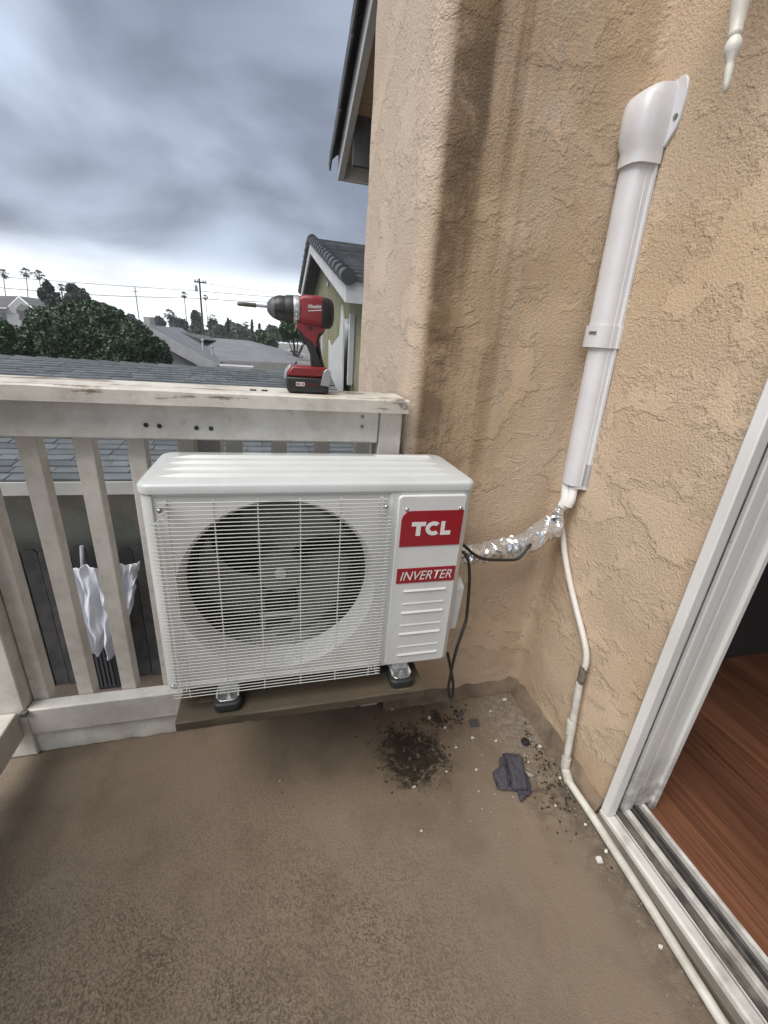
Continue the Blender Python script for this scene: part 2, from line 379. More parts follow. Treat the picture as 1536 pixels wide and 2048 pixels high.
M['fence'] = pmat('dark_fence_board', (0.036, 0.035, 0.035), (0.058, 0.054, 0.051), 6, 0.85, 60, 0.4, 0.004, rnd=0.35)
M['sheet'] = pmat('white_plastic_sheet', (0.66, 0.67, 0.71), None, rough=0.45)
M['bin'] = pmat('dark_grey_ribbed_plastic', (0.05, 0.053, 0.058), None, rough=0.6)
M['carpaint'] = pmat('car_paint', (0.42, 0.42, 0.43), None, rough=0.3, rnd=0.5)
M['lantern'] = pmat('cream_painted_metal', (0.60, 0.575, 0.51), (0.52, 0.49, 0.42), 20, 0.45)

def jamb_mat():
    t = NT('jamb_vinyl'); X, Y, Z = t.xyz()
    s = t.noise(1.0, 4, 0.6, 0.2, t.mapped((60, 60, 1.2))); n = t.noise(14, 5, 0.7)
    col = t.mix(t.ramp(s, 0.40, 0.70), (0.68, 0.67, 0.645), (0.58, 0.565, 0.535))
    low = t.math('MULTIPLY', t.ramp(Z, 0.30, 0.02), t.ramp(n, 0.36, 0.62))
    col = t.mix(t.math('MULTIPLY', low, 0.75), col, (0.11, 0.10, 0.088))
    col = t.mix(t.math('MULTIPLY', t.ramp(t.noise(45, 4, 0.7), 0.68, 0.74), 0.4), col, (0.2, 0.18, 0.15))
    return t.done(col, 0.45)
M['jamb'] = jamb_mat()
def foil_mat():
    t = NT('crinkled_foil')
    v = t.n('ShaderNodeTexVoronoi', feature='F1'); v.inputs['Scale'].default_value = 24; t.l(t.tc.outputs['Object'], v.inputs['Vector'])
    n = t.noise(17, 2, 0.5, 1.5)
    h = t.math('ADD', t.math('MULTIPLY', v.outputs['Distance'], 1.0), t.math('MULTIPLY', n, 0.8))
    return t.done((0.66, 0.665, 0.68), t.ramp(n, 0.35, 0.65, 0.10, 0.34), t.bump(h, 1.0, 0.012), 0.78)
M['foil'] = foil_mat()

def deck_mat():
    t = NT('brown_deck_coating'); X, Y, Z = t.xyz()
    big = t.noise(1.6, 4, 0.55, 0.5); mid = t.noise(7, 5, 0.6, 0.4); worm = t.noise(200, 2, 0.5, 0.5); fine = t.noise(340, 2, 0.6)
    col = t.mix(t.ramp(big, 0.36, 0.66), (0.210, 0.160, 0.114), (0.178, 0.143, 0.105))
    col = t.mix(t.math('MULTIPLY', t.ramp(mid, 0.45, 0.72), 0.45), col, (0.125, 0.090, 0.061))
    # worn pebbly texture: hollows toned darker and tops paler, mostly out in the open part
    open_ = t.math('MULTIPLY', t.ramp(Y, -0.12, -0.55), t.ramp(t.math('ADD', X, t.math('MULTIPLY', big, 0.5)), 0.0, -0.55))
    open_ = t.math('MULTIPLY', open_, t.ramp(t.noise(2.6, 4, 0.6, 0.8), 0.30, 0.62, 0.25, 1.0))
    pits = t.math('MULTIPLY', t.ramp(worm, 0.52, 0.40), t.math('ADD', t.math('MULTIPLY', open_, 0.85), 0.12))
    col = t.mix(t.math('MULTIPLY', pits, 0.66), col, (0.056, 0.047, 0.033))
    col = t.mix(t.math('MULTIPLY', t.math('MULTIPLY', t.ramp(worm, 0.55, 0.68), open_), 0.5), col, (0.27, 0.23, 0.18))
    scf = t.noise(1.0, 5, 0.65, 0.6, t.mapped((14, 2.2, 1), rot=(0, 0, 0.9)))
    col = t.mix(t.math('MULTIPLY', t.ramp(scf, 0.60, 0.74), 0.30), col, (0.26, 0.215, 0.17))
    col = t.mix(t.math('MULTIPLY', t.ramp(t.noise(3.2, 6, 0.7, 1.0), 0.54, 0.70), 0.35), col, (0.105, 0.082, 0.058))
    dots = t.ramp(t.noise(75, 2, 0.5), 0.70, 0.74)
    col = t.mix(t.math('MULTIPLY', dots, t.ramp(t.noise(6, 3), 0.45, 0.6, 0.0, 0.7)), col, (0.05, 0.038, 0.028))
    # dark soil spill and its stain
    def spot(cx_, cy_, r0, r1, k=0.09):
        dx = t.math('SUBTRACT', X, cx_); dy = t.math('SUBTRACT', Y, cy_)
        d = t.math('SQRT', t.math('ADD', t.math('MULTIPLY', dx, dx), t.math('MULTIPLY', dy, dy)))
        d = t.math('ADD', d, t.math('MULTIPLY', t.math('SUBTRACT', t.noise(13, 6, 0.7, 0.6), 0.5), k*2.4))
        return t.ramp(d, r1, r0)
    s1 = spot(-0.445, -0.195, 0.045, 0.135); s2 = spot(-0.315, -0.085, 0.015, 0.10); s3 = spot(-0.43, -0.16, 0.05, 0.34)
    s4 = spot(-0.10, -0.38, 0.0, 0.13); s5 = spot(-0.06, -0.26, 0.0, 0.09)
    col = t.mix(t.math('MULTIPLY', s3, 0.38), col, (0.070, 0.048, 0.030))
    dk = t.math('ADD', t.math('MULTIPLY', s1, t.ramp(t.noise(55, 6, 0.75), 0.40, 0.50)), t.math('MULTIPLY', s2, t.math('MULTIPLY', t.ramp(t.noise(30, 5, 0.7), 0.42, 0.66), 0.8)), clamp=True)
    dk = t.math('ADD', dk, t.math('MULTIPLY', t.math('ADD', s4, s5, clamp=True), t.math('MULTIPLY', t.ramp(t.noise(34, 5, 0.7), 0.40, 0.66), 0.65)), clamp=True)
    col = t.mix(t.math('MULTIPLY', dk, 0.96), col, (0.016, 0.011, 0.007))
    # pale dusty plaster near the inner corner
    dust = t.math('MULTIPLY', spot(-0.07, -0.12, 0.02, 0.20), t.ramp(t.noise(48, 5, 0.7), 0.42, 0.66))
    col = t.mix(t.math('MULTIPLY', dust, 0.75), col, (0.30, 0.265, 0.23))
    # grime along the wall under the pipe
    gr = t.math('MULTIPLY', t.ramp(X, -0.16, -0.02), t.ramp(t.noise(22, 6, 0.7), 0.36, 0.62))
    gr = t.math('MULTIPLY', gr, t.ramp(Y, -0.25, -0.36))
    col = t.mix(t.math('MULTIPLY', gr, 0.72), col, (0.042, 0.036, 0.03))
    spk = t.ramp(t.noise(60, 3, 0.6), 0.70, 0.76)
    col = t.mix(t.math('MULTIPLY', spk, 0.6), col, (0.055, 0.042, 0.03))
    h = t.math('ADD', t.math('MULTIPLY', worm, t.math('ADD', t.math('MULTIPLY', open_, 0.75), 0.3)), t.math('MULTIPLY', fine, 0.35))
    return t.done(col, t.ramp(mid, 0.3, 0.7, 0.55, 0.78), t.bump(h, 0.85, 0.0045), 0.0, 0.3)
M['deck'] = deck_mat()

def wood_floor():
    t = NT('red_brown_laminate')
    g = t.noise(1.0, 6, 0.62, 0.6, t.mapped((120, 3.0, 20))); g2 = t.noise(1.0, 3, 0.5, 0.4, t.mapped((16, 1.1, 8)))
    col = t.mix(t.ramp(g, 0.35, 0.68), (0.190, 0.082, 0.045), (0.092, 0.037, 0.021))
    col = t.mix(t.math('MULTIPLY', t.ramp(g2, 0.42, 0.7), 0.5), col, (0.095, 0.040, 0.023))
    h = t.n('ShaderNodeHueSaturation'); t.l(t.ramp(t.rand(), 0, 1, 0.72, 1.22, False), h.inputs['Value']); t.l(col, h.inputs['Color'])
    return t.done(h.outputs[0], 0.34, t.bump(g, 0.12, 0.0008), 0.0, 0.5)
M['laminate'] = wood_floor()

def text_part(txt, mat, parent, x0, x1, z0, z1, y, shear=0.0, bold=0.0, name='lettering', depth=0.0006, slope=0.0):
    cu = bpy.data.curves.new('lettering_curve', 'FONT'); cu.body = txt; cu.shear = shear; cu.offset = bold; cu.resolution_u = 3; cu.size = 1.0
    ob = bpy.data.objects.new('lettering_tmp', cu); scene.collection.objects.link(ob)
    dg = bpy.context.evaluated_depsgraph_get(); me = bpy.data.meshes.new_from_object(ob.evaluated_get(dg))
    bpy.data.objects.remove(ob); bpy.data.curves.remove(cu)
    co = np.zeros(len(me.vertices)*3); me.vertices.foreach_get('co', co); co = co.reshape(-1, 3)
    a, b = co.min(0), co.max(0)
    u = (co[:,0]-a[0])/(b[0]-a[0]); v = (co[:,1]-a[1])/(b[1]-a[1])
    o0 = root_loc(parent)
    out = np.stack([x0+u*(x1-x0)-o0.x, np.full(len(u), y-depth)-o0.y, z0+v*(z1-z0)+slope*u*(x1-x0)-o0.z], 1)
    me.vertices.foreach_set('co', out.ravel()); me.update()
    me.materials.clear(); me.materials.append(mat); me.name = name
    o = bpy.data.objects.new(name, me); scene.collection.objects.link(o); o.parent = parent
    return o

# ================================================================ the setting
def nz3(x, y, z, s=1.0): return mnoise.noise(Vector((x*s, y*s, z*s)))

# ---- ground
g = MB().grid(lambda u, v: (-130+u*270, -40+v*300, -2.7), 8, 8)
tag(g.build('ground', M['ground'], origin=(0,0,0)), kind='structure')
g = MB().add([on_z(*q, -2.69) for q in ((430,760),(720,772),(668,694),(505,682))], [(0,1,2,3)])
tag(g.build('street_pavement', M['asphalt'], origin=(0,0,0)), kind='structure')

# ---- deck
def deck_pt(u, v):
    x = -1.66+u*1.66; y = -2.6+v*2.63
    return (x, y, 0.0025*nz3(x, y, 0, 3.0)-0.0012*(1+nz3(x, y, 2, 9)))
d = MB().grid(deck_pt, 70, 90)
deck = tag(d.build('deck', M['deck'], origin=(0,0,0), smooth=60), kind='structure')
MB().box(-1.66, -0.002, -2.6, 0.028, -0.22, -0.008).build('deck_slab', M['deck'], deck)
c = MB(); n = 60; xs = [-1.468+i*(0.90/n) for i in range(n+1)]
prof = [(0.013, 0.0), (0.010, 0.05), (0.016, 0.070), (0.05, 0.071), (0.052, -0.2)]
c.grid(lambda u, v: (-1.468+u*0.90, prof[round(v*4)][0]+0.006*nz3(u*22, v*3, 1)*(v < 0.7), prof[round(v*4)][1]), n, 4)
MB_curb = c.build('curb', M['paint'], deck, smooth=60)

# ---- stucco walls of the recess (one continuous wall with a rounded outer corner)
def arc(cx_, cy_, r, a0, a1, n):
    return [(cx_+r*math.cos(R(a0+(a1-a0)*k/n)), cy_+r*math.sin(R(a0+(a1-a0)*k/n))) for k in range(n+1)]
def lerp_pts(a, b, n): return [(a[0]+(b[0]-a[0])*k/n, a[1]+(b[1]-a[1])*k/n) for k in range(n)]
plan = lerp_pts((0, -0.462), (0, -0.03), 22) + arc(-0.03, -0.03, 0.03, 0, 90, 5)
plan += lerp_pts((-0.05, 0), (-0.452, 0), 20) + arc(-0.452, 0.045, 0.045, 270, 180, 8)
plan += lerp_pts((-0.497, 0.06), (-0.497, 0.62), 22) + arc(-0.472, 0.62, 0.025, 180, 90, 4)
nface = len(plan)
plan += [(3.4, 0.645), (3.4, 0.0), (0.15, 0.0), (0.15, -0.462)]
zs = [-2.7, -1.5, -0.4] + [-0.1+k*0.025 for k in range(100)] + [2.6, 3.0, 3.6]
w = MB(); vs_ = []
for z in zs:
    for i, (x, y) in enumerate(plan):
        if i < nface:
            a = plan[max(i-1, 0)]; b = plan[min(i+1, nface-1)]
            tx, ty = b[0]-a[0], b[1]-a[1]; L = math.hypot(tx, ty) or 1
            nx, ny = -ty/L, tx/L
            dd = 0.0035*nz3(x*7, y*7, z*7) + 0.002*nz3(x*19, y*19, z*19+5)
            if i == 0: dd = 0
            x, y = x+nx*dd, y+ny*dd
        vs_.append((x, y, z))
W_ = len(plan); fs_ = []
for j in range(len(zs)-1):
    for i in range(W_): fs_.append((j*W_+i, j*W_+(i+1) % W_, (j+1)*W_+(i+1) % W_, (j+1)*W_+i))
w.add(vs_, fs_)
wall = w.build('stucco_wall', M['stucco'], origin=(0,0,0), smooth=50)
tag(wall, 'tan rough stucco wall forming the recess and its outer corner darkened with grime and painted shade', 'wall')
# brown mortar strip where the walls meet the deck
f = MB()
def fil_r(u, v):
    y = -0.458+u*0.436; t = [(0.024, 0.0), (0.017, 0.022), (0.006, 0.045), (-0.006, 0.054)][round(v*3)]
    return (-(t[0]+0.007*nz3(y*30, v*4, 3)*(v < 0.9)), y, t[1]*(1+0.30*nz3(y*24, v*2, 7)))
def fil_b(u, v):
    x = -0.49+u*0.466; t = [(0.024, 0.0), (0.016, 0.018), (0.006, 0.034), (-0.006, 0.044)][round(v*3)]
    return (x, -(t[0]+0.007*nz3(x*30, v*4, 13)*(v < 0.9)), t[1]*(1+0.35*nz3(x*24, v*2, 17)))
f.grid(fil_r, 60, 3); f.grid(fil_b, 60, 3)
f.add([(-0.026,-0.03,0.0),(-0.03,-0.026,0.0),(-0.012,-0.012,0.05),(0.004,-0.03,0.055),(-0.03,0.004,0.05)], [(0,3,2),(1,2,4),(0,2,1)])
f.build('mortar_fillet', M['mortar'], wall, smooth=70)
# the wall over and beyond the door
MB().box(0, 0.15, -2.35, -0.462, 2.08, 3.6).build('door_header', M['stucco'], wall)
MB().box(0, 0.15, -3.4, -2.35, -0.2, 3.6).build('wall_beyond_door', M['stucco'], wall)

# ---- room behind the sliding door
r = MB()
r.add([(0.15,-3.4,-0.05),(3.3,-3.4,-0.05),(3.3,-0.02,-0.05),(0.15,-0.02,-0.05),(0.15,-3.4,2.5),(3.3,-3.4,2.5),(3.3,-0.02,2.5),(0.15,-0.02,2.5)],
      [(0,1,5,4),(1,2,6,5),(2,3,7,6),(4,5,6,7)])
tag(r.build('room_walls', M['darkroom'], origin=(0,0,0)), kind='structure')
fl = MB().box(0.118, 3.3, -3.4, -0.02, -0.05, 0.006)
floor = tag(fl.build('interior_floor', M['laminate'], origin=(0,0,0)), kind='structure')
rr = random.Random(3); px_ = 0.120; col_i = 0
base_plank = None
while px_ < 1.75:
    y = -3.3 - rr.random()*0.9
    while y < -0.05:
        y0, y1 = max(y, -3.35), min(y+1.2, -0.03)
        if y1-y0 > 0.1:
            MB().box(px_+0.0006, px_+0.0944, y0+0.0008, y1-0.0008, 0.0055, 0.012).build('plank', M['laminate'], floor)
        y += 1.2
    px_ += 0.095; col_i += 1

# ---- sliding door frame
df = empty('sliding_door_frame', (0.05, -0.47, 0.0))
tag(df, 'white vinyl sliding door frame with grimy floor track at the right', 'door frame')
H = 2.08
MB().box(-0.014, 0.012, -0.487, -0.4625, 0.032, H).build('jamb_face', M['vinyl'], df, bevel=0.003)
MB().box(0.012, 0.030, -0.4755, -0.4625, 0.030, H).build('jamb_step', M['jamb'], df, bevel=0.002)
MB().box(0.030, 0.040, -0.4715, -0.4625, 0.030, H).build('jamb_groove', M['groove'], df)
MB().box(0.040, 0.072, -0.481, -0.4625, 0.030, H).build('jamb_stop', M['jamb'], df, bevel=0.003)
MB().box(0.072, 0.082, -0.471, -0.4625, 0.030, H).build('jamb_groove', M['jamb'], df)
MB().box(0.082, 0.134, -0.477, -0.4625, 0.030, H).build('jamb_inner_face', M['jamb'], df, bevel=0.004)
MB().box(0.134, 0.149, -0.485, -0.4625, 0.0125, H).build('jamb_inner_trim', M['jamb'], df, bevel=0.002)
MB().box(-0.014, 0.149, -2.35, -0.488, H-0.05, H-0.001).build('head', M['vinyl'], df)
MB().box(-0.014, 0.149, -2.349, -2.30, 0.032, H-0.051).build('far_jamb', M['vinyl'], df)
yl = (-2.35, -0.4626)
MB().box(-0.010, 0.117, *yl, 0.0, 0.012).build('track_base', M['groove'], df)
MB().box(-0.030, -0.0102, -2.35, -0.463, 0.0, 0.017).build('threshold_foot', M['silltrim'], df, bevel=0.003)
MB().prism([(-0.0140, 0.0005), (0.008, 0.0125), (0.012, 0.030), (-0.010, 0.032), (-0.0145, 0.028)], 1, -2.35, -0.4626).build('outer_lip', M['sill'], df, bevel=0.002)
MB().box(0.018, 0.021, *yl, 0.0121, 0.026).build('rail', M['sill'], df)
MB().box(0.027, 0.0295, *yl, 0.0121, 0.022).build('rail', M['groove'], df)
MB().box(0.052, 0.066, *yl, 0.0121, 0.029).build('center_rib', M['sill'], df, bevel=0.002)
MB().box(0.078, 0.081, *yl, 0.0121, 0.023).build('rail', M['groove'], df)
MB().box(0.0875, 0.0900, *yl, 0.0121, 0.031).build('rail', M['alu'], df, bevel=0.0008)
MB().box(0.107, 0.1175, *yl, 0.0121, 0.030).build('inner_lip', M['sill'], df, bevel=0.002)

# ---- railing in front
rl = empty('railing', (-1.0, 0.03, 0.0))
tag(rl, 'weathered white painted wooden railing behind the outdoor unit', 'railing')
cp = MB()
def cap_ring(x):
    k = 0.0022
    j = lambda a: k*nz3(x*9, a*5, 4)
    return [(x,-0.040+j(1),0.968),(x,-0.0405+j(2),0.996+j(3)),(x,-0.036+j(2),1.0+0.4*j(3)),(x,0.03,0.9985+0.5*j(5)),(x,0.095,1.0),(x,0.10,0.996),(x,0.10,0.968)]
nx_ = 90
cp.grid(lambda u, v: cap_ring(-1.78+u*1.277)[round(v*6)], nx_, 6)
a0 = [i*(nx_+1) for i in range(7)]; cp.f.append(tuple(a0)); cp.f.append(tuple(i+nx_ for i in a0)[::-1])
cp.f += [(6*(nx_+1)+i, 6*(nx_+1)+i+1, i+1, i) for i in range(nx_)]
cp.build('top_cap', M['cap'], rl, smooth=35)
MB().box(-1.78, -0.565, 0.0, 0.038, 0.886, 0.9675).build('top_board', M['paint'], rl, bevel=0.004)
MB().box(-0.5625, -0.503, 0.004, 0.094, 0.0, 0.9675).build('post', M['paint_z'], rl, bevel=0.004)
MB().box(-1.556, -1.468, 0.002, 0.090, 0.0, 0.9675).build('post', M['paint_z'], rl, bevel=0.004)
MB().box(-1.4665, -0.5635, 0.0, 0.0385, 0.0745, 0.16).build('bottom_rail', M['paint'], rl, bevel=0.004)
xa = on_y(29, 877, 0.04).x; sp = on_y(143, 877, 0.04).x-xa
bal = None
for k in range(-1, 8):
    x0 = xa+k*sp
    if x0+0.04 > -0.57: break
    if bal is None: bal = MB().box(x0, x0+0.038, 0.0395, 0.0775, 0.085, 0.966).build('baluster', M['paint_z'], rl, bevel=0.003); x_first = x0
    else: dup_part(bal, (x0-x_first, 0, 0), rl)
xp0, xp1 = on_y(374, 890, 0.105).x, on_y(441, 890, 0.105).x
MB().box(xp0, xp1, 0.105, 0.19, -0.3, 0.966).build('outer_post', M['trimwhite'], rl, bevel=0.004)
for q in ((292,850),(319,852),(393,856),(422,857)):
    p = on_y(*q, -0.001); MB().lathe([(0.0052,-0.0006),(0.0045,0.0004)], p, 1, 12).build('bolt_hole', M['black'], rl)
for q in ((725,833),(724,853)):
    p = on_y(*q, -0.001); MB().lathe([(0.0045,-0.0008),(0.004,0.0006)], p, 1, 12).build('nail_head', M['steel'], rl)
for q in ((507,779),(530,780)):
    p = on_z(*q, 1.001); MB().box(p.x-0.008, p.x+0.006, p.y-0.004, p.y+0.003, 0.9975, 1.0015).build('nail_head', M['black'], rl)

# ---- side railing at the left edge
sr = empty('side_railing', (-1.50, -1.0, 0.0))
tag(sr, 'white wooden side railing reaching in at the left edge', 'railing')
MB().box(-1.522, -1.484, -2.4, -0.0005, 0.0745, 0.16).build('bottom_rail', M['paint_y'], sr, bevel=0.004)
MB().box(-1.522, -1.484, -2.4, -0.045, 0.886, 0.9675).build('top_board', M['paint_y'], sr, bevel=0.004)
MB().box(-1.60, -1.46, -2.4, -0.042, 0.968, 1.0).build('top_cap', M['paint_y'], sr, bevel=0.004)
b0 = MB().box(-1.5615, -1.5235, -0.19, -0.152, 0.075, 0.966).build('baluster', M['paint_z'], sr, bevel=0.003)
for k in range(1, 20): dup_part(b0, (0, -0.104*k, 0), sr)
MB().box(-1.475, -1.4605, -0.012, 0.0015, 0.150, 0.1625).build('corner_bracket', M['steel'], sr)

# ================================================================ outdoor unit
AX0, AX1, AY0, AY1, AZ0, AZ1 = -1.055, -0.407, -0.250, -0.020, 0.400, 0.8455
ac = empty('air_conditioner', (-0.731, -0.135, 0.3485))
tag(ac, 'white outdoor air conditioner unit with wire grille and red badges on a board', 'air conditioner')
# casing: four sides with rounded upright edges
b = MB(); ring = []
for (x, y), a0 in (((AX1-0.022, AY0+0.022), -90), ((AX1-0.022, AY1-0.022), 0), ((AX0+0.022, AY1-0.022), 90), ((AX0+0.022, AY0+0.022), 180)):
    ring += [(x+0.022*math.cos(R(a0+15*k)), y+0.022*math.sin(R(a0+15*k))) for k in range(7)]
nr = len(ring)
# the flat front (between last ring point and first) is left open for the front plate
b.add([(x, y, z) for z in (AZ0, AZ1) for x, y in ring], [(i, i+1, nr+i+1, nr+i) for i in range(nr-1)])
b.add([(x, y, AZ0) for x, y in ring], [tuple(range(nr))])
b.build('casing', M['ac'], ac, smooth=40)
# front plate with the round fan opening
cxf, czf, rf = -0.812, 0.627, 0.194
fx0, fx1 = AX0+0.022, AX1-0.022
N = 72; fp = MB()
cir = [(cxf+rf*math.cos(2*math.pi*k/N), czf+rf*math.sin(2*math.pi*k/N)) for k in range(N)]
def to_rect(k, x0, x1, z0, z1):
    a = 2*math.pi*k/N; c_, s_ = math.cos(a), math.sin(a); t = 1e9
    if c_ > 1e-9: t = min(t, (x1-cxf)/c_)
    if c_ < -1e-9: t = min(t, (x0-cxf)/c_)
    if s_ > 1e-9: t = min(t, (z1-czf)/s_)
    if s_ < -1e-9: t = min(t, (z0-czf)/s_)
    return (cxf+c_*t, czf+s_*t)
qx0, qx1 = -1.030, -0.594                                          # the panel the grille sits on is pressed in a little
rect = [to_rect(k, qx0, qx1, AZ0+0.012, AZ1-0.008) for k in range(N)]
lip = [(cxf+(rf+0.008)*math.cos(2*math.pi*k/N), czf+(rf+0.008)*math.sin(2*math.pi*k/N)) for k in range(N)]
for k, p_ in enumerate(lip):                                       # keep the lip inside the panel
    lip[k] = (p_[0], min(p_[1], AZ1-0.010))
vs_ = [(x, AY0+0.004, z) for x, z in rect] + [(x, AY0+0.004, z) for x, z in lip] + [(x, AY0+0.016, z) for x, z in cir] + [(cxf+(x-cxf)*0.985, AY0+0.065, czf+(z-czf)*0.985) for x, z in cir]
fs_ = []
for L_ in range(3):
    for k in range(N): fs_.append((L_*N+k, L_*N+(k+1) % N, (L_+1)*N+(k+1) % N, (L_+1)*N+k))
fp.add(vs_, fs_)
for x, z in ((qx0, AZ0+0.012), (qx1, AZ0+0.012), (qx0, AZ1-0.008), (qx1, AZ1-0.008)):   # fill the panel corners
    ks = sorted(range(N), key=lambda k: (rect[k][0]-x)**2+(rect[k][1]-z)**2)[:2]
    fp.add([(x, AY0+0.004, z)]+[(rect[k][0], AY0+0.004, rect[k][1]) for k in ks], [(0, 1, 2)])
fp.build('front_panel', M['ac'], ac, smooth=35)
fr_ = MB()                                                         # frame round the panel, proud of it, with a slanted step
o4 = [(fx0, AZ0), (fx1, AZ0), (fx1, AZ1), (fx0, AZ1)]
i4 = [(qx0-0.006, AZ0+0.008), (qx1+0.006, AZ0+0.008), (qx1+0.006, AZ1-0.004), (qx0-0.006, AZ1-0.004)]
j4 = [(qx0, AZ0+0.012), (qx1, AZ0+0.012), (qx1, AZ1-0.008), (qx0, AZ1-0.008)]
fr_.add([(x, AY0, z) for x, z in o4]+[(x, AY0, z) for x, z in i4]+[(x, AY0+0.004, z) for x, z in j4],
        [(i, (i+1) % 4, 4+(i+1) % 4, 4+i) for i in range(4)]+[(4+i, 4+(i+1) % 4, 8+(i+1) % 4, 8+i) for i in range(4)])
fr_.build('front_frame', M['ac'], ac)
# dark inside, ring, fan
MB().box(AX0+0.03, -0.60, AY1-0.04, AY1-0.006, AZ0+0.01, AZ1-0.006).build('coil', M['coil'], ac)
MB().box(-0.606, -0.600, AY0+0.02, AY1-0.006, AZ0+0.01, AZ1-0.006).build('divider', M['coil'], ac)
MB().box(-0.864, -0.850, -0.085, -0.065, AZ0+0.01, AZ1-0.006).build('motor_bracket', M['zinc'], ac)
MB().box(-0.790, -0.776, -0.085, -0.065, AZ0+0.01, AZ1-0.006).build('motor_bracket', M['coil'], ac)
fan = MB().lathe([(0.046,-0.175),(0.050,-0.170),(0.050,-0.11),(0.0,-0.11)], (cxf, 0, czf), 1, 28).build('fan_hub', M['fan'], ac, smooth=40)
MB().lathe([(0.012,-0.180),(0.014,-0.1755),(0.014,-0.174)], (cxf, 0, czf), 1, 16).build('hub_cap', M['motor'], fan)
for kk in range(3):
    base = R(90+120*kk+8)
    def blade(u, v, base=base):
        rad = 0.046+v*(0.174-0.046); half = R(30)+R(16)*math.sin(v*math.pi*0.55)
        a = base+(u-0.5)*2*half - R(26)*v*v
        y = -0.140+0.030*(u-0.5)*2 - 0.012*math.sin(math.pi*u)
        return (cxf+rad*math.cos(a), y, czf+rad*math.sin(a))
    bl = MB().grid(blade, 14, 10)
    o = bl.build('fan_blade', M['fan'], ac, smooth=60)
    sm = o.modifiers.new('thick', 'SOLIDIFY'); sm.thickness = 0.0035
# printed sheet seen low inside and a pale leftover of packing by the hub
MB().box(-0.865, -0.770, -0.0895, -0.0885, 0.452, 0.466).build('inner_label', M['letter'], ac)
MB().prism([(-0.868,0.735),(-0.835,0.728),(-0.826,0.690),(-0.845,0.672),(-0.866,0.695)], 1, -0.100, -0.096).build('motor_tag', M['motor'], ac)
# lid with pressed ribs
lid = MB()
lx0, lx1, ly0, ly1 = AX0-0.003, AX1+0.003, AY0-0.003, AY1+0.003
pl = []
for (x, y), a0 in (((lx1-0.024, ly0+0.024), -90), ((lx1-0.024, ly1-0.024), 0), ((lx0+0.024, ly1-0.024), 90), ((lx0+0.024, ly0+0.024), 180)):
    pl += [(x+0.024*math.cos(R(a0+15*k)), y+0.024*math.sin(R(a0+15*k))) for k in range(7)]
n_ = len(pl); mid = ((lx0+lx1)/2, (ly0+ly1)/2)
def inset(p, d_): return (p[0]+(mid[0]-p[0])/abs(mid[0]-p[0])*d_, p[1]+(mid[1]-p[1])/abs(mid[1]-p[1])*d_)
rings = [[(x, y, AZ1+0.0004) for x, y in pl], [(x, y, AZ1+0.0125) for x, y in pl], [(*inset(p, 0.0018), AZ1+0.0165) for p in pl], [(*inset(p, 0.006), AZ1+0.0188) for p in pl]]
lid.add([q for r_ in rings for q in r_], [(j*n_+i, j*n_+(i+1) % n_, (j+1)*n_+(i+1) % n_, (j+1)*n_+i) for j in range(3) for i in range(n_)] + [tuple(range(n_))[::-1], tuple(3*n_+i for i in range(n_))])
lid_o = lid.build('lid', M['ac_top'], ac, smooth=50)
for y in (-0.205, -0.160, -0.115, -0.070):
    x0, x1, z = AX0+0.045, AX1-0.045, AZ1+0.0189
    rb = MB().add([(x0-0.02,y,z),(x0+0.02,y-0.007,z),(x1-0.02,y-0.007,z),(x1+0.015,y,z),(x1-0.02,y+0.007,z),(x0+0.02,y+0.007,z),
                   (x0+0.022,y,z+0.0060),(x1-0.022,y,z+0.0060)],
                  [(0,1,6),(1,2,7,6),(2,3,7),(3,4,7),(4,5,6,7),(5,0,6)])
    rb.build('pressed_rib', M['ac_top'], lid_o, smooth=60)
MB().box(-0.580, -0.440, -0.060, -0.036, AZ1+0.0192, AZ1+0.0197).build('sticker', M['letter'], lid_o)
# service panel
sp_o = MB().prism(rrect(-0.577, -0.425, 0.4045, 0.838, 0.010), 1, AY0-0.0075, AY0+0.0003).build('service_panel', M['ac'], ac, bevel=0.003, smooth=35)
yp = AY0-0.0075
for z in (0.610, 0.552, 0.493, 0.432):
    for zz_, dd_ in ((z, 0.0032), (z+0.024, 0.0016)):
        if zz_ > 0.615: continue
        lv = MB().add([(-0.549,yp+0.0005,zz_+0.0045),(-0.445,yp+0.0005,zz_+0.0045),(-0.445,yp+0.0005,zz_-0.003),(-0.549,yp+0.0005,zz_-0.003),
                       (-0.546,yp-dd_,zz_-0.0005),(-0.448,yp-dd_,zz_-0.0005)], [(0,1,5,4),(1,2,5),(2,3,4,5),(3,0,4)])
        lv.build('louver', M['ac'], sp_o)
# badges
bt = [(-0.568,0.7225),(-0.430,0.7225),(-0.430,0.804)] + [(-0.546+0.022*math.cos(R(90+15*k)), 0.782+0.022*math.sin(R(90+15*k))) for k in range(7)]
bd = MB().prism(bt, 1, yp-0.0018, yp+0.0005).build('badge', M['red'], ac)
bd['label'] = 'red badge with white letters TCL'
def letter_poly(polys, u0, u1):
    m = MB()
    for poly in polys: m.prism([(u0+(u1-u0)*x, 0.7475+0.0315*z) for x, z in poly], 1, yp-0.0026, yp-0.0017)
    m.build('lettering', M['letter'], bd)
letter_poly([[(0,1),(0,0.70),(0.34,0.70),(0.34,0),(0.66,0),(0.66,0.70),(1,0.70),(1,1)]], -0.5445, -0.5135)
cpts = []; ci = []
for k in range(17):
    a = R(48+264*k/16); cpts.append((0.5+0.5*math.cos(a), 0.5+0.5*math.sin(a)*1.02)); ci.append((0.5+0.245*math.cos(a), 0.5+0.225*math.sin(a)))
cm = MB()
cc = lambda q: (-0.5135+0.036*q[0]+0.0005, 0.7475+0.0315*q[1])
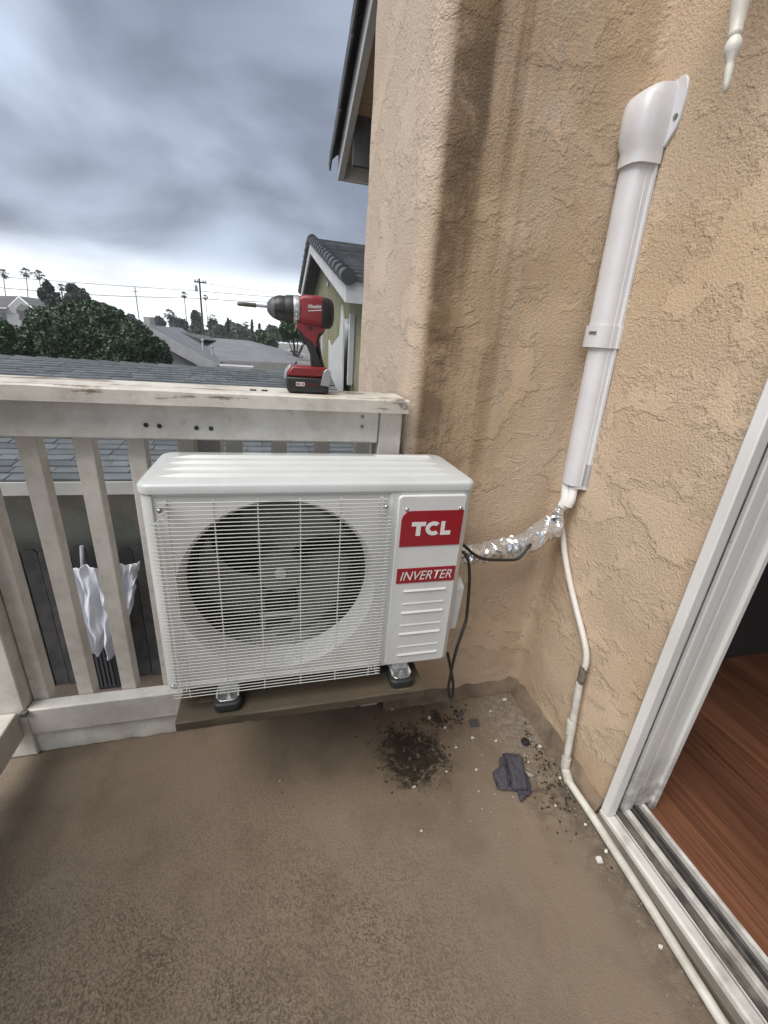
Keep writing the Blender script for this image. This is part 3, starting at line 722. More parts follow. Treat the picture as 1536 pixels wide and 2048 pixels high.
for k in range(16):
    cm.prism([cc(cpts[k]), cc(cpts[k+1]), cc(ci[k+1]), cc(ci[k])], 1, yp-0.0026, yp-0.0017)
cm.build('lettering', M['letter'], bd)
letter_poly([[(0,1),(0,0),(1,0),(1,0.30),(0.38,0.30),(0.38,1)]], -0.4785, -0.4555)
bi = MB().prism([(-0.567,0.6315),(-0.4295,0.6315),(-0.4295,0.6685),(-0.567,0.6685)], 1, yp-0.0014, yp+0.0005).build('badge', M['red'], ac)
bi['label'] = 'narrow red strip with white letters INVERTER'
text_part('INVERTER', M['letter'], bi, -0.559, -0.438, 0.639, 0.661, yp-0.0015, shear=0.28, bold=0.002)
# grille of horizontal and upright wires, each a piece of its own
gy = AY0-0.016
gr = MB().tube([(-1.013, AY0+0.002, 0.822), (-1.013, gy+0.002, 0.822)], 0.0018, 8).build('grille', M['wire'], ac)
for x, z in ((-0.609, 0.822), (-1.013, 0.405), (-0.609, 0.405)):
    MB().tube([(x, AY0+0.002, z), (x, gy+0.002, z)], 0.0018, 8).build('grille_stud', M['wire'], gr)
nH = 57; z_top = 0.834; dzw = (0.834-0.392)/(nH-1)
short = MB().tube(smooth_path([(-1.010,AY0+0.003,z_top),(-1.011,gy+0.003,z_top),(-1.004,gy,z_top),(-0.8,gy,z_top),(-0.618,gy,z_top),(-0.611,gy+0.003,z_top),(-0.612,AY0+0.003,z_top)], 3), 0.00095, 6).build('wire', M['wire'], gr, smooth=60)
wide = MB().tube(smooth_path([(-1.026,AY0+0.003,z_top),(-1.027,gy+0.003,z_top),(-1.020,gy,z_top),(-0.8,gy,z_top),(-0.606,gy,z_top),(-0.599,gy+0.003,z_top),(-0.600,AY0+0.003,z_top)], 3), 0.00095, 6).build('wire', M['wire'], gr, smooth=60)
wide.location.z -= 5*dzw
for k in range(1, nH):
    if k in range(1, 5): dup_part(short, (0, 0, -k*dzw))
    elif k > 5: dup_part(wide, (0, 0, -(k-5)*dzw))
yb = gy+0.0022
up = MB().tube([(-1.006,yb,0.838),(-1.006,yb,0.388)], 0.00145, 6).build('upright_wire', M['wire'], gr, smooth=60)
for x in (-0.929, -0.852, -0.774, -0.696, -0.617): dup_part(up, (x+1.006, 0, 0))
# screws
for x, z in ((-1.018,0.820), (-0.605,0.818), (-1.040,0.412), (-0.588,0.409), (-0.558,0.8075), (-0.438,0.8075)):
    y_ = AY0-0.0005 if z < 0.5 else (yp if x > -0.6 else gy)
    sc = MB().lathe([(0.0042,0.004),(0.0046,-0.001),(0.0032,-0.003),(0.0,-0.0034)], (x, y_, z), 1, 12)
    sc.build('screw', M['zinc'], ac, smooth=50)
# valve cover and handle on the right side
vc = MB().prism([(-0.215,0.455),(-0.075,0.470),(-0.062,0.49),(-0.062,0.585),(-0.08,0.60),(-0.20,0.600),(-0.222,0.585)], 0, AX1-0.0005, AX1+0.030).build('valve_cover', M['ac'], ac, bevel=0.006)
MB().prism(rrect(-0.19, -0.08, 0.70, 0.79, 0.012), 0, AX1-0.0005, AX1+0.007).build('handle_recess', M['ac'], ac, bevel=0.003)
MB().box(AX1-0.0005, AX1+0.004, -0.20, -0.08, 0.405, 0.452).build('side_flange', M['plank'], ac)
# feet with rubber pads and bolts
for i, x in enumerate((-0.932, -0.532)):
    ft = MB().prism(rrect(x-0.022, x+0.022, -0.272, 0.0-0.010, 0.012), 2, 0.3705, 0.3745).build('foot', M['zinc'], ac, bevel=0.001)
    MB().box(x-0.024, x-0.0205, -0.262, -0.012, 0.3746, 0.381).build('foot_flange', M['ac'], ft)
    MB().box(x+0.0205, x+0.024, -0.262, -0.012, 0.3746, 0.381).build('foot_flange', M['ac'], ft)
    MB().box(x-0.020, x+0.020, -0.240, -0.020, 0.3746, 0.3998).build('riser', M['ac'], ft)
    for y in (-0.250, -0.030):
        MB().prism(rrect(x-0.029, x+0.029, y-0.030, y+0.027, 0.014), 2, 0.3488, 0.3704).build('rubber_pad', M['rubber'], ft, bevel=0.004, smooth=35)
    MB().lathe([(0.0095,0.3746),(0.0095,0.377),(0.0065,0.3772),(0.0065,0.383),(0.004,0.3832),(0.004,0.387)], (x+0.002, -0.257, 0), 2, 6).build('bolt', M['zinc'], ft)

# ---- board and brackets carrying the unit
sh = empty('mounting_shelf', (-0.756, -0.15, 0.03))
tag(sh, 'dirty brown wooden board under the outdoor unit, its feet bolted on', 'shelf')
pk = MB()
def plank_ring(x):
    j = lambda a: 0.0022*nz3(x*8, a*3, 9)
    return [(x,-0.288+j(1),0.3225),(x,-0.289+j(1),0.344),(x,-0.286+j(2),0.3475),(x,-0.15,0.3480),(x,-0.020,0.348),(x,-0.018,0.3225)]
pk.grid(lambda u, v: plank_ring(-1.036+u*0.559)[round(v*5)], 40, 5)
a0 = [i*41 for i in range(6)]; pk.f.append(tuple(a0)); pk.f.append(tuple(i+40 for i in a0)[::-1]); pk.f += [(5*41+i, 5*41+i+1, i+1, i) for i in range(40)]
pk.build('board', M['plank'], sh, smooth=35)
for x in (-0.90, -0.60):
    br = MB().box(x-0.02, x+0.02, -0.24, -0.014, 0.3165, 0.3220).build('bracket', M['steel'], sh)
    MB().box(x-0.02, x+0.02, -0.012, -0.006, 0.05, 0.322).build('bracket_leg', M['steel'], br)
    MB().tube([(x, -0.17, 0.314), (x, -0.012, 0.09)], 0.008, 8).build('bracket_brace', M['steel'], br)

# ================================================================ pipe run on the wall
def cover_dy(z): return -0.0345 + (z-1.53)*0.052          # the duct leans very slightly along the wall
def duct(z0, z1, wdt, dep, name, parent, mat, y_off=0.0, wall_x=-0.0015):
    # rounded trapezoid profile standing off the wall, swept upwards
    h = wdt/2
    prof = [(0, -h-0.006), (-0.006, -h-0.006), (-0.008, -h), (-dep*0.38, -h), (-dep*0.40, -h+0.0018), (-dep*0.55, -h+0.002), (-dep*0.82, -h+0.006), (-dep*0.96, -h+0.016), (-dep, -h+0.028),
            (-dep, h-0.028), (-dep*0.96, h-0.016), (-dep*0.82, h-0.006), (-dep*0.55, h-0.002), (-dep*0.40, h-0.0018), (-dep*0.38, h), (-0.008, h), (-0.006, h+0.004), (0, h+0.004)]
    m = MB(); n = len(prof)
    for z in (z0, z1):
        m.v += [(wall_x+a, cover_dy(z)+y_off+b, z) for a, b in prof]
    m.f += [(i, i+1, n+i+1, n+i) for i in range(n-1)] + [tuple(range(n)), tuple(range(n, 2*n))[::-1], (n-1, 0, n, 2*n-1)]
    return m.build(name, mat, parent, smooth=52)
ls = empty('line_cover', (-0.03, -0.055, 0.775))
tag(ls, 'white plastic line set cover running up the stucco wall to a wall cap', 'pipe cover')
duct(1.165, 1.545, 0.070, 0.050, 'upper_channel', ls, M['pvc_cover'])
duct(0.800, 1.165, 0.060, 0.046, 'lower_channel', ls, M['pvc_cover'], -0.004)
duct(0.792, 0.86, 0.052, 0.036, 'inner_channel', ls, M['pvc_cover'], -0.008)
cplr = duct(1.150, 1.200, 0.078, 0.055, 'coupler', ls, M['pvc_cover'])
MB().box(-0.0580, -0.0560, cover_dy(1.175)-0.020, cover_dy(1.175)+0.004, 1.180, 1.186).build('coupler_slot', M['steel'], cplr)
# wall cap: a box that curves back into the wall on a wide flange
zc0 = 1.505; cap = MB()
secs = [(1.522, 0.041, 0.058), (1.550, 0.041, 0.058), (1.566, 0.045, 0.066), (1.610, 0.046, 0.067), (1.634, 0.046, 0.064), (1.648, 0.045, 0.056), (1.657, 0.044, 0.042), (1.662, 0.042, 0.008)]
n = 0
for z, h, dep in secs:
    yc = cover_dy(z)-0.004
    pr = [(0, -h), (-dep*0.45, -h+0.001), (-dep*0.8, -h+0.006), (-dep*0.96, -h+0.018), (-dep, -h+0.034), (-dep, h-0.034), (-dep*0.96, h-0.018), (-dep*0.8, h-0.006), (-dep*0.45, h-0.001), (0, h)]
    cap.v += [(-0.0015+a, yc+b_, z) for a, b_ in pr]; n = len(pr)
for j in range(len(secs)-1): cap.f += [(j*n+i, j*n+i+1, (j+1)*n+i+1, (j+1)*n+i) for i in range(n-1)]
cap.f += [tuple(range(n)), tuple((len(secs)-1)*n+i for i in range(n))[::-1]]
cap_o = cap.build('wall_cap', M['pvc_cover'], ls, smooth=40)
fy = cover_dy(1.6)-0.004
fpoly = [(fy+0.045,1.550),(fy-0.046,1.550),(fy-0.066,1.575),(fy-0.069,1.59),(fy-0.070,1.635),(fy-0.066,1.654),(fy-0.056,1.664),(fy-0.044,1.666),(fy-0.030,1.660),(fy-0.015,1.656),(fy+0.01,1.656),(fy+0.045,1.65)]
MB().prism(fpoly, 0, -0.005, 0.002).build('flange', M['pvc_cover'], cap_o, bevel=0.0015)
MB().lathe([(0.0055,-0.0066),(0.0055,-0.004)], (0, fy-0.059, 1.596), 0, 12).build('screw', M['steel'], cap_o)
# sleeves leaving the lower end
zb = 0.805; yb0 = cover_dy(zb)-0.006
dr = MB().tube(smooth_path([(-0.026, yb0+0.010, 0.83), (-0.029, yb0+0.009, 0.79), on_x(1132, 1000, -0.034), on_x(1125, 1012, -0.038)], 4), 0.0155, 14).build('insulated_pipe', M['insul'], smooth=60)
tag(dr, 'white foam pipe sleeve end, left one below the line cover', 'pipe', 'white sleeves below the line cover')
dr2 = MB().tube(smooth_path([(-0.022, yb0-0.008, 0.83), (-0.024, yb0-0.009, 0.79), on_x(1141, 1000, -0.030), on_x(1135, 1012, -0.034)], 4), 0.0128, 14).build('insulated_pipe', M['insul'], smooth=60)
tag(dr2, 'white foam pipe sleeve end, right one below the line cover', 'pipe', 'white sleeves below the line cover')
# foil wrapped bundle
pf = [on_x(1128, 1004, -0.034), on_x(1120, 1022, -0.040), on_x(1108, 1046, -0.052)]
y3 = pf[-1].y
far_q = ((1085,1064), (1055,1082), (1022,1095), (985,1103), (955,1107), (925,1110), (900,1112))
for i_, q in enumerate(far_q): pf.append(on_y(*q, y3+(-0.125-y3)*(i_+1)/len(far_q)))
path = smooth_path(pf, 14); npth = len(path)
m = MB(); seg = 22
rad = []
for i in range(npth):
    u = i/(npth-1)
    base = 0.014+0.0175*min(1, max(0, (u-0.10)/0.14))
    if u > 0.55: base -= 0.004*min(1, (u-0.55)/0.2)
    rad.append(base)
m.tube(path, rad, seg)
rr = random.Random(11); vv = []
for idx, (x, y, z) in enumerate(m.v):
    i = min(idx//seg, npth-1); c_ = path[i]; d_ = Vector((x, y, z))-c_
    q = Vector((x, y, z)); amp = 0.9
    k = 1+0.30*amp*mnoise.noise(q*30)+0.26*amp*abs(mnoise.noise(q*62+Vector((3, 3, 3)))) - 0.06
    vv.append(tuple(c_+d_*k))
m.v = vv
fo = m.build('foil_wrapped_pipe', M['foil'], smooth=26)
tag(fo, 'crinkled silver foil wrapped pipe bending from the cover to the outdoor unit', 'pipe')
# loose foil flaps
for q, sx in (((1110,1040), 0.020), ((1122,1040), 0.013), ((1062,1072), 0.022), ((1040,1098), 0.020), ((1070,1060), 0.018)):
    c_ = min(path, key=lambda w_: (w_-on_y(*q, w_.y)).length)+Vector((0, 0, 0)); c_ = c_+(CAM-c_).normalized()*0.024
    fl_ = MB(); k = 7
    fl_.grid(lambda u, v: (c_.x+(u-0.5)*sx*1.4+0.004*rr.uniform(-1, 1), c_.y-0.003+0.006*rr.uniform(-1, 1), c_.z+(v-0.5)*sx+0.004*rr.uniform(-1, 1)), 4, 4)
    fl_.build('foil_flap', M['foil'], fo)
# black cables
cq_ = ((922,1086,-0.160), (936,1098,-0.160), (950,1110,-0.158), (970,1118,-0.156), (1000,1120,-0.152), (1030,1119,-0.146), (1042,1112,-0.142), (1054,1098,-0.138), (1062,1088,-0.120))
c1 = MB().tube(smooth_path([on_y(x_, y_, Y_) for x_, y_, Y_ in cq_], 8), 0.0042, 10).build('power_cable', M['cable'], smooth=60)
tag(c1, 'black cable slung along the underside of the foil wrapped pipe', 'cable')
c2 = MB().tube(smooth_path([on_y(915,1098,-0.155), on_y(930,1108,-0.17), on_y(937,1125,-0.185), on_y(939,1150,-0.19), on_y(938,1180,-0.19), on_y(933,1235,-0.20), on_y(925,1262,-0.215), on_y(914,1295,-0.225), on_y(906,1325,-0.225), on_y(901,1350,-0.22), on_y(897,1378,-0.215), on_y(901,1396,-0.21), on_y(906,1388,-0.205), on_y(906,1365,-0.20), on_y(901,1335,-0.20), on_y(897,1315,-0.20), on_y(895,1305,-0.195)], 8), 0.0040, 10).build('power_cable', M['cable'], smooth=60)
tag(c2, 'black cable hanging in a narrow loop beside the outdoor unit', 'cable')
# condensate hose and pipe
hz_ = MB().tube(smooth_path([on_x(1118,1040,-0.030), on_x(1124,1060,-0.022), on_x(1130,1110,-0.016), on_x(1140,1165,-0.014), on_x(1153,1220,-0.014), on_x(1164,1262,-0.014), on_x(1172,1300,-0.016), on_x(1172,1325,-0.018), on_x(1168,1338,-0.020)], 8), 0.0082, 14).build('drain_hose', M['hose'], smooth=60)
tag(hz_, 'flexible white drain hose curving down the wall from the foil wrap', 'hose')
dp = empty('drain_pipe', on_z(1130, 1540, 0.0))
tag(dp, 'aged white plastic drain pipe running down and along the wall base', 'pipe')
pj = [on_x(1168,1332,-0.020), on_x(1163,1358,-0.021), on_x(1158,1370,-0.022)]
MB().tube(pj, [0.0098, 0.0105, 0.0095], 14).build('tape_joint', M['tape'], dp, smooth=60)
e0 = on_x(1131,1528,-0.026)
MB().tube([on_x(1160,1362,-0.022), e0], 0.0098, 16).build('upright_pipe', M['pvc'], dp, smooth=60)
ca, cb = on_x(1144,1442,-0.0245), on_x(1140,1466,-0.025)
MB().tube([ca, cb], 0.0128, 16).build('coupling', M['pvc'], dp, smooth=60, bevel=None)
e1 = on_z(1131,1538,0.014); e2 = Vector((-0.037, e1.y-0.035, 0.013))
MB().tube(smooth_path([e0+(on_x(1160,1362,-0.022)-e0).normalized()*0.022, e0, e1, e2], 5), 0.0127, 16).build('elbow', M['pvc'], dp, smooth=60)
MB().tube([e2+Vector((0,0.006,0)), Vector((-0.036,-0.46,0.0125)), Vector((-0.042,-0.65,0.0118)), Vector((-0.052,-0.83,0.0115)), Vector((-0.058,-1.6,0.0115)), Vector((-0.06,-2.4,0.0115))], 0.0102, 16).build('floor_pipe', M['pvc'], dp, smooth=60)

# ---- tail of the wall lantern by the door
ln = empty('wall_lantern', (-0.12, -0.30, 1.52))
tag(ln, 'cream turned lantern tail pointing down at the upper right', 'lantern')
t0, t1 = on_x(1450,186,-0.12), on_x(1482,0,-0.12)
ax = (t1-t0).normalized(); Lt = (t1-t0).length
prof = [(0.0,0.0),(0.0035,0.002),(0.0048,0.012),(0.0062,0.034),(0.0058,0.040),(0.0072,0.042),(0.0074,0.046),(0.0100,0.050),(0.0118,0.056),(0.0118,0.061),(0.0095,0.068),(0.0078,0.071),(0.0098,0.074),(0.0098,0.078),(0.0090,0.080),(0.0115,0.10),(0.0150,0.13),(0.0175,0.17),(0.020,0.22),(0.024,0.30)]
MB().tube([t0+ax*h for r_, h in prof], [max(r_, 0.0005) for r_, h in prof], 20).build('tail_finial', M['lantern'], ln, smooth=50)
tt = t0+ax*0.30
MB().tube([tt+ax*0.0, tt+ax*0.03, tt+ax*0.05], [0.05, 0.06, 0.055], 8).build('lantern_base', M['lantern'], ln, smooth=30)
MB().tube(smooth_path([tt+ax*0.02, (-0.06, tt.y, tt.z+0.03), (-0.001, tt.y, tt.z+0.02)], 5), 0.010, 10).build('arm', M['lantern'], ln, smooth=50)
MB().lathe([(0.05,-0.016),(0.055,-0.004),(0.055,0.002)], (0, tt.y, tt.z+0.02), 0, 20).build('back_plate', M['lantern'], ln, smooth=40)

# ================================================================ cordless drill on the cap
yd = 0.040
dl = empty('cordless_drill', (-0.74, yd, 1.0))
tag(dl, 'red and black cordless drill standing on the railing cap', 'drill')
def xlathe(prof, name, mat, parent, z=1.1775, seg=24, sm=35):
    return MB().lathe([(r_, h) for h, r_ in prof], (0, yd, z), 0, seg).build(name, mat, parent, smooth=sm)
hs = MB()
def hring(x, hy, hz0, hz1, r_=0.010):
    return [(x, yd+a, b_) for a, b_ in rrect(-hy, hy, hz0, hz1, r_, 4)]
secs = [hring(-0.757,0.026,1.152,1.204), hring(-0.748,0.029,1.148,1.208), hring(-0.722,0.030,1.147,1.2085), hring(-0.706,0.030,1.146,1.207)]
n = len(secs[0])
for s_ in secs: hs.v += s_
for j in range(3): hs.f += [(j*n+i, j*n+(i+1) % n, (j+1)*n+(i+1) % n, (j+1)*n+i) for i in range(n)]
hs.f += [tuple(range(n)), tuple(3*n+i for i in range(n))[::-1]]
hs_o = hs.build('housing', M['drillred'], dl, smooth=40)
rear = MB(); secs = [hring(-0.7095,0.031,1.144,1.2075,0.012), hring(-0.690,0.0305,1.143,1.205,0.014), hring(-0.683,0.027,1.148,1.200,0.016), hring(-0.680,0.018,1.158,1.190,0.012)]
for s_ in secs: rear.v += s_
for j in range(3): rear.f += [(j*n+i, j*n+(i+1) % n, (j+1)*n+(i+1) % n, (j+1)*n+i) for i in range(n)]
rear.f += [tuple(range(n)), tuple(3*n+i for i in range(n))[::-1]]
rear.build('rear_cap', M['drillblack'], dl, smooth=40)
cl = xlathe([(-0.770,0.0290),(-0.768,0.0300),(-0.758,0.0300),(-0.7565,0.0285)], 'clutch_collar', M['drillgrey'], dl)
for k in range(7):
    a = R(-150+20*k); MB().lathe([(0.0017,-0.0015),(0.0017,0.0005)], (-0.7645, yd-0.0297*math.cos(R(-60+20*k)), 1.1775+0.0297*math.sin(R(-60+20*k))), 1, 8).build('clutch_dot', M['letter'], cl)
xlathe([(-0.789,0.0255),(-0.786,0.0275),(-0.772,0.0285),(-0.7698,0.0285)], 'gear_sleeve', M['drillblack'], dl)
xlathe([(-0.8255,0.0085),(-0.823,0.0125),(-0.817,0.0185),(-0.806,0.0245),(-0.7995,0.0262),(-0.7885,0.0262)], 'chuck', M['black'], dl)
xlathe([(-0.8265,0.008),(-0.8235,0.0130),(-0.8170,0.0192),(-0.8105,0.0232),(-0.8100,0.0215)], 'chuck_nose', M['chuckmetal'], dl)
xlathe([(-0.852,0.0032),(-0.824,0.0032)], 'bit_shank', M['zinc'], dl, 1.1785, 8)
xlathe([(-0.877,0.0038),(-0.876,0.0046),(-0.850,0.0046),(-0.8495,0.004)], 'bit_holder', M['bit'], dl, 1.1785, 14)
xlathe([(-0.889,0.0025),(-0.886,0.0042),(-0.8768,0.0042)], 'bit_tip', M['bit'], dl, 1.1785, 8)
def slab(poly, hy, name, mat, parent=dl, bev=0.006):
    return MB().prism(poly, 1, yd-hy, yd+hy).build(name, mat, parent, bevel=bev, smooth=35)
slab([(-0.762,1.152),(-0.703,1.152),(-0.700,1.135),(-0.713,1.122),(-0.706,1.085),(-0.698,1.056),(-0.729,1.056),(-0.731,1.085),(-0.742,1.110),(-0.752,1.128),(-0.764,1.138)], 0.0195, 'handle', M['drillblack'])
slab([(-0.7635,1.151),(-0.7015,1.151),(-0.700,1.138),(-0.716,1.130),(-0.720,1.112),(-0.7185,1.098),(-0.711,1.075),(-0.715,1.092),(-0.728,1.112),(-0.742,1.120),(-0.752,1.131),(-0.7645,1.140)], 0.0215, 'red_shell', M['drillred'], dl, 0.003)
slab([(-0.757,1.136),(-0.7445,1.128),(-0.741,1.108),(-0.746,1.104),(-0.752,1.118),(-0.759,1.128)], 0.010, 'trigger', M['black'], dl, 0.002)
MB().lathe([(0.0042,-0.0012),(0.0042,0.001)], (-0.7335, yd-0.0216, 1.1405), 1, 12).build('selector', M['drillblack'], dl)
slab([(-0.775,1.060),(-0.694,1.060),(-0.691,1.036),(-0.787,1.036),(-0.785,1.046)], 0.0345, 'foot', M['drillred'], dl, 0.005)
bat = slab([(-0.788,1.0355),(-0.690,1.0355),(-0.691,1.004),(-0.694,1.0005),(-0.782,1.0005),(-0.788,1.010)], 0.0375, 'battery', M['drillblack'], dl, 0.004)
slab([(-0.792,1.030),(-0.789,1.046),(-0.778,1.0600),(-0.7755,1.0600),(-0.785,1.044),(-0.786,1.030)], 0.030, 'latch', M['drillgrey'], dl, 0.0015)
MB().prism([(-0.711,1.020),(-0.691,1.018),(-0.687,1.030),(-0.688,1.052),(-0.696,1.058),(-0.704,1.052)], 1, yd-0.0425, yd-0.0376).build('belt_clip', M['drillgrey'], dl, bevel=0.0015)
text_part('Milwaukee', M['letter'], hs_o, -0.7405, -0.7105, 1.1805, 1.1885, yd-0.0304, shear=0.35, bold=0.008, slope=0.10)
MB().prism([(-0.7395,1.1765),(-0.7085,1.1805),(-0.7085,1.1790),(-0.7385,1.1752)], 1, yd-0.0308, yd-0.0299).build('logo_stroke', M['letter'], hs_o)
MB().box(-0.7665, -0.747, yd-0.0380, yd-0.0374, 1.0165, 1.0250).build('battery_label', M['letter'], bat)
text_part('M18', M['drillred'], bat, -0.7655, -0.7485, 1.0180, 1.0236, yd-0.0381, bold=0.02)
text_part('REDLITHIUM', M['drillred'], bat, -0.7445, -0.7185, 1.0180, 1.0232, yd-0.0376, bold=0.01)

# ================================================================ litter on the deck
def cloth_patch(quad, z0, amp, nu, nv, sd):
    q = [on_z(*p_, 0) for p_ in quad]
    def f_(u, v):
        a_, b_ = q[0].lerp(q[1], u), q[3].lerp(q[2], u); p_ = a_.lerp(b_, v)
        e = min(u, 1-u, v, 1-v)
        return (p_.x+0.004*nz3(u*4, v*4, sd), p_.y+0.004*nz3(u*4, v*4, sd+9), z0*min(1, 0.35+e*9)+amp*abs(nz3(u*3.3, v*3.3, sd+4))+0.4*amp*nz3(u*9, v*9, sd)+0.0015)
    return MB().grid(f_, nu, nv)
o = cloth_patch(((1002,1518),(1042,1522),(1062,1588),(992,1580)), 0.006, 0.008, 26, 26, 2).build('rag', M['rag'], smooth=60)
tag(o, 'folded dark grey cloth scrap lying on the deck', 'cloth')
o.modifiers.new('thick', 'SOLIDIFY').thickness = 0.004
for quad, z_, sd in ((((1006,1514),(1040,1520),(1052,1586),(1024,1584)), 0.020, 5), (((1034,1588),(1062,1580),(1058,1594),(1040,1606)), 0.010, 8), (((986,1552),(1008,1532),(1016,1578),(996,1578)), 0.012, 11)):
    f2_ = cloth_patch(quad, z_, 0.006, 14, 18, sd).build('folded_layer', M['rag'], o, smooth=60); f2_.modifiers.new('thick', 'SOLIDIFY').thickness = 0.004
p = on_z(1050, 1486, 0)
o = MB().lathe([(0.0105,0.0),(0.0125,0.002),(0.0125,0.009),(0.0105,0.0115),(0.0,0.012)], p, 2, 20).build('plug_cap', M['black'], smooth=40)
tag(o, 'small round black plastic cap lying near the wall corner', 'cap')
p = on_z(947, 1447, 0)
o = MB().prism([(p.x-0.016,p.y-0.012),(p.x+0.014,p.y-0.015),(p.x+0.019,p.y+0.010),(p.x-0.010,p.y+0.015)], 2, 0.001, 0.006).build('scrap_piece', M['greybit'], bevel=0.001)
tag(o, 'dark grey square scrap lying near the wall behind the cloth', 'scrap')
p = on_z(920, 1428, 0)
o = MB().prism([(p.x-0.016,p.y-0.007),(p.x+0.011,p.y-0.008),(p.x+0.015,p.y+0.006),(p.x-0.012,p.y+0.008)], 2, 0.001, 0.005).build('scrap_piece', M['greybit'], bevel=0.001)
tag(o, 'flat dark scrap closest to the stucco wall under the cable loop', 'scrap')
p = on_z(1056, 1552, 0)
o = MB().prism([(p.x-0.018,p.y+0.008),(p.x+0.006,p.y-0.011),(p.x+0.015,p.y-0.008),(p.x-0.009,p.y+0.013)], 2, 0.001, 0.010).build('plaster_shard', M['grit'], bevel=0.001)
tag(o, 'pale elongated plaster shard at the right edge of the grey cloth', 'debris')
rc = random.Random(21)
def chip(q, r_, label, group=None, mat='chip', th=0.003, name='paint_chip'):
    p = on_z(*q, 0); k = rc.randint(5, 7); a0 = rc.random()*6.28
    pts = [(p.x+0.85*r_*rc.uniform(0.45, 1.2)*math.cos(a0+2*math.pi*i/k), p.y+0.85*r_*rc.uniform(0.35, 1.1)*math.sin(a0+2*math.pi*i/k)) for i in range(k)]
    m = MB(); top = [(x, y, th*rc.uniform(0.7, 1.8)) for x, y in pts]; bot = [(x, y, 0.0008) for x, y in pts]
    m.add(bot+top+[(p.x, p.y, th*1.5)], [(i, (i+1) % k, k+(i+1) % k, k+i) for i in range(k)]+[(k+i, k+(i+1) % k, 2*k) for i in range(k)]+[tuple(range(k))[::-1]])
    return tag(m.build(name, M[mat]), label, 'paint chip', group)
chip((1197,1718), 0.0135, 'large white paint flake beside the floor pipe near the door frame', th=0.003)
chip((1211,1703), 0.006, 'small white paint flake right next to the large one by the pipe')
chip((843,1663), 0.0045, 'single white paint speck alone in the middle of the deck')
chip((1320,1895), 0.006, 'white paint flake beside the floor pipe near the lower right corner')
chip((957,1584), 0.0035, 'tiny white speck on the deck left of the grey cloth')
chip((912,1496), 0.007, 'upright white plaster crumb at the right edge of the dark soil')
chip((945,1477), 0.007, 'white paint flake between the dark soil and the square scrap')
chip((992,1483), 0.006, 'white paint flake above the grey cloth beside the black cap')
for q, r_, lb_ in (((980,1424),0.007,'white chip nearest the stucco wall behind the square scrap'),((890,1456),0.006,'white chip just behind the dark soil spill'),((953,1541),0.005,'small white chip left of the grey cloth top'),
        ((893,1544),0.005,'white chip in front of the dark soil on its right'),((858,1437),0.008,'pale plaster crumb under the cable loop'),((785,1419),0.008,'white sliver under the right end of the board'),
        ((1056,1525),0.005,'small white chip touching the right side of the grey cloth'),((1110,1612),0.006,'white chip in front of the grey cloth near the pipe'),((1120,1557),0.006,'pale chip between the grey cloth and the pipe elbow'),
        ((1170,1650),0.006,'white chip against the floor pipe just below the elbow'),((828,1575),0.007,'white sliver at the lower tip of the dark soil'),((560,1563),0.003,'lone white speck far left on the open deck'),
        ((1010,1400),0.012,'pale broken plaster lump right in the inner corner'),((1080,1494),0.009,'pale plaster lump between the black cap and the wall')):
    chip(q, r_*0.9, lb_)
# fine litter that nobody could count
def scatter(name, mat, pts, label):
    m = MB()
    for x, y, s_ in pts:
        a = rc.random()*6.28; k = rc.uniform(0.4, 1.0); h = s_*rc.uniform(0.4, 1.0)
        c_, s2 = math.cos(a)*s_, math.sin(a)*s_
        m.add([(x+c_,y+s2,0.0003),(x-s2*k,y+c_*k,0.0003),(x-c_,y-s2,0.0003),(x+s2*k,y-c_*k,0.0003),(x+0.2*s_,y,h)], [(0,1,4),(1,2,4),(2,3,4),(3,0,4)])
    return tag(m.build(name, M[mat], origin=(0,0,0)), label, 'debris', kind='stuff')
pts = []
while len(pts) < 750:
    x, y = rc.uniform(-0.42, -0.03), rc.uniform(-0.45, -0.03)
    if rc.random() < math.exp(-((x+0.05)**2+(y+0.16)**2)/0.028)+0.03: pts.append((x, y, rc.uniform(0.0008, 0.0032)))
for _ in range(140): pts.append((rc.uniform(-1.4, -0.05), rc.uniform(-0.85, -0.03), rc.uniform(0.0006, 0.0016)))
for _ in range(160): pts.append((rc.uniform(-0.12, -0.035), rc.uniform(-0.95, -0.3), rc.uniform(0.0006, 0.0022)))
scatter('plaster_crumbs', 'grit', pts, 'pale plaster crumbs sprinkled over the deck near the inner corner')
pts = []
for cx_, cy_, sx, sy, n_ in ((-0.470,-0.175,0.036,0.042,1300),(-0.405,-0.210,0.030,0.028,800),(-0.46,-0.25,0.02,0.03,260),(-0.33,-0.085,0.03,0.022,320),(-0.26,-0.08,0.03,0.02,130),(-0.09,-0.37,0.04,0.06,260),(-0.05,-0.25,0.02,0.06,240)):
    for _ in range(n_):
        x, y = rc.gauss(cx_, sx), rc.gauss(cy_, sy)
        if x < -0.03 and y < -0.028 and nz3(x*38, y*38, 6) > -0.05: pts.append((x, y, rc.choice((0.0012, 0.002, 0.003, 0.0045))))
scatter('soil_spill', 'dirt', pts, 'dark brown potting soil spilled on the deck in front of the unit')

# ================================================================ neighbouring buildings
def mpp(px, py, Y): return (on_y(px+1, py, Y)-on_y(px, py, Y)).length
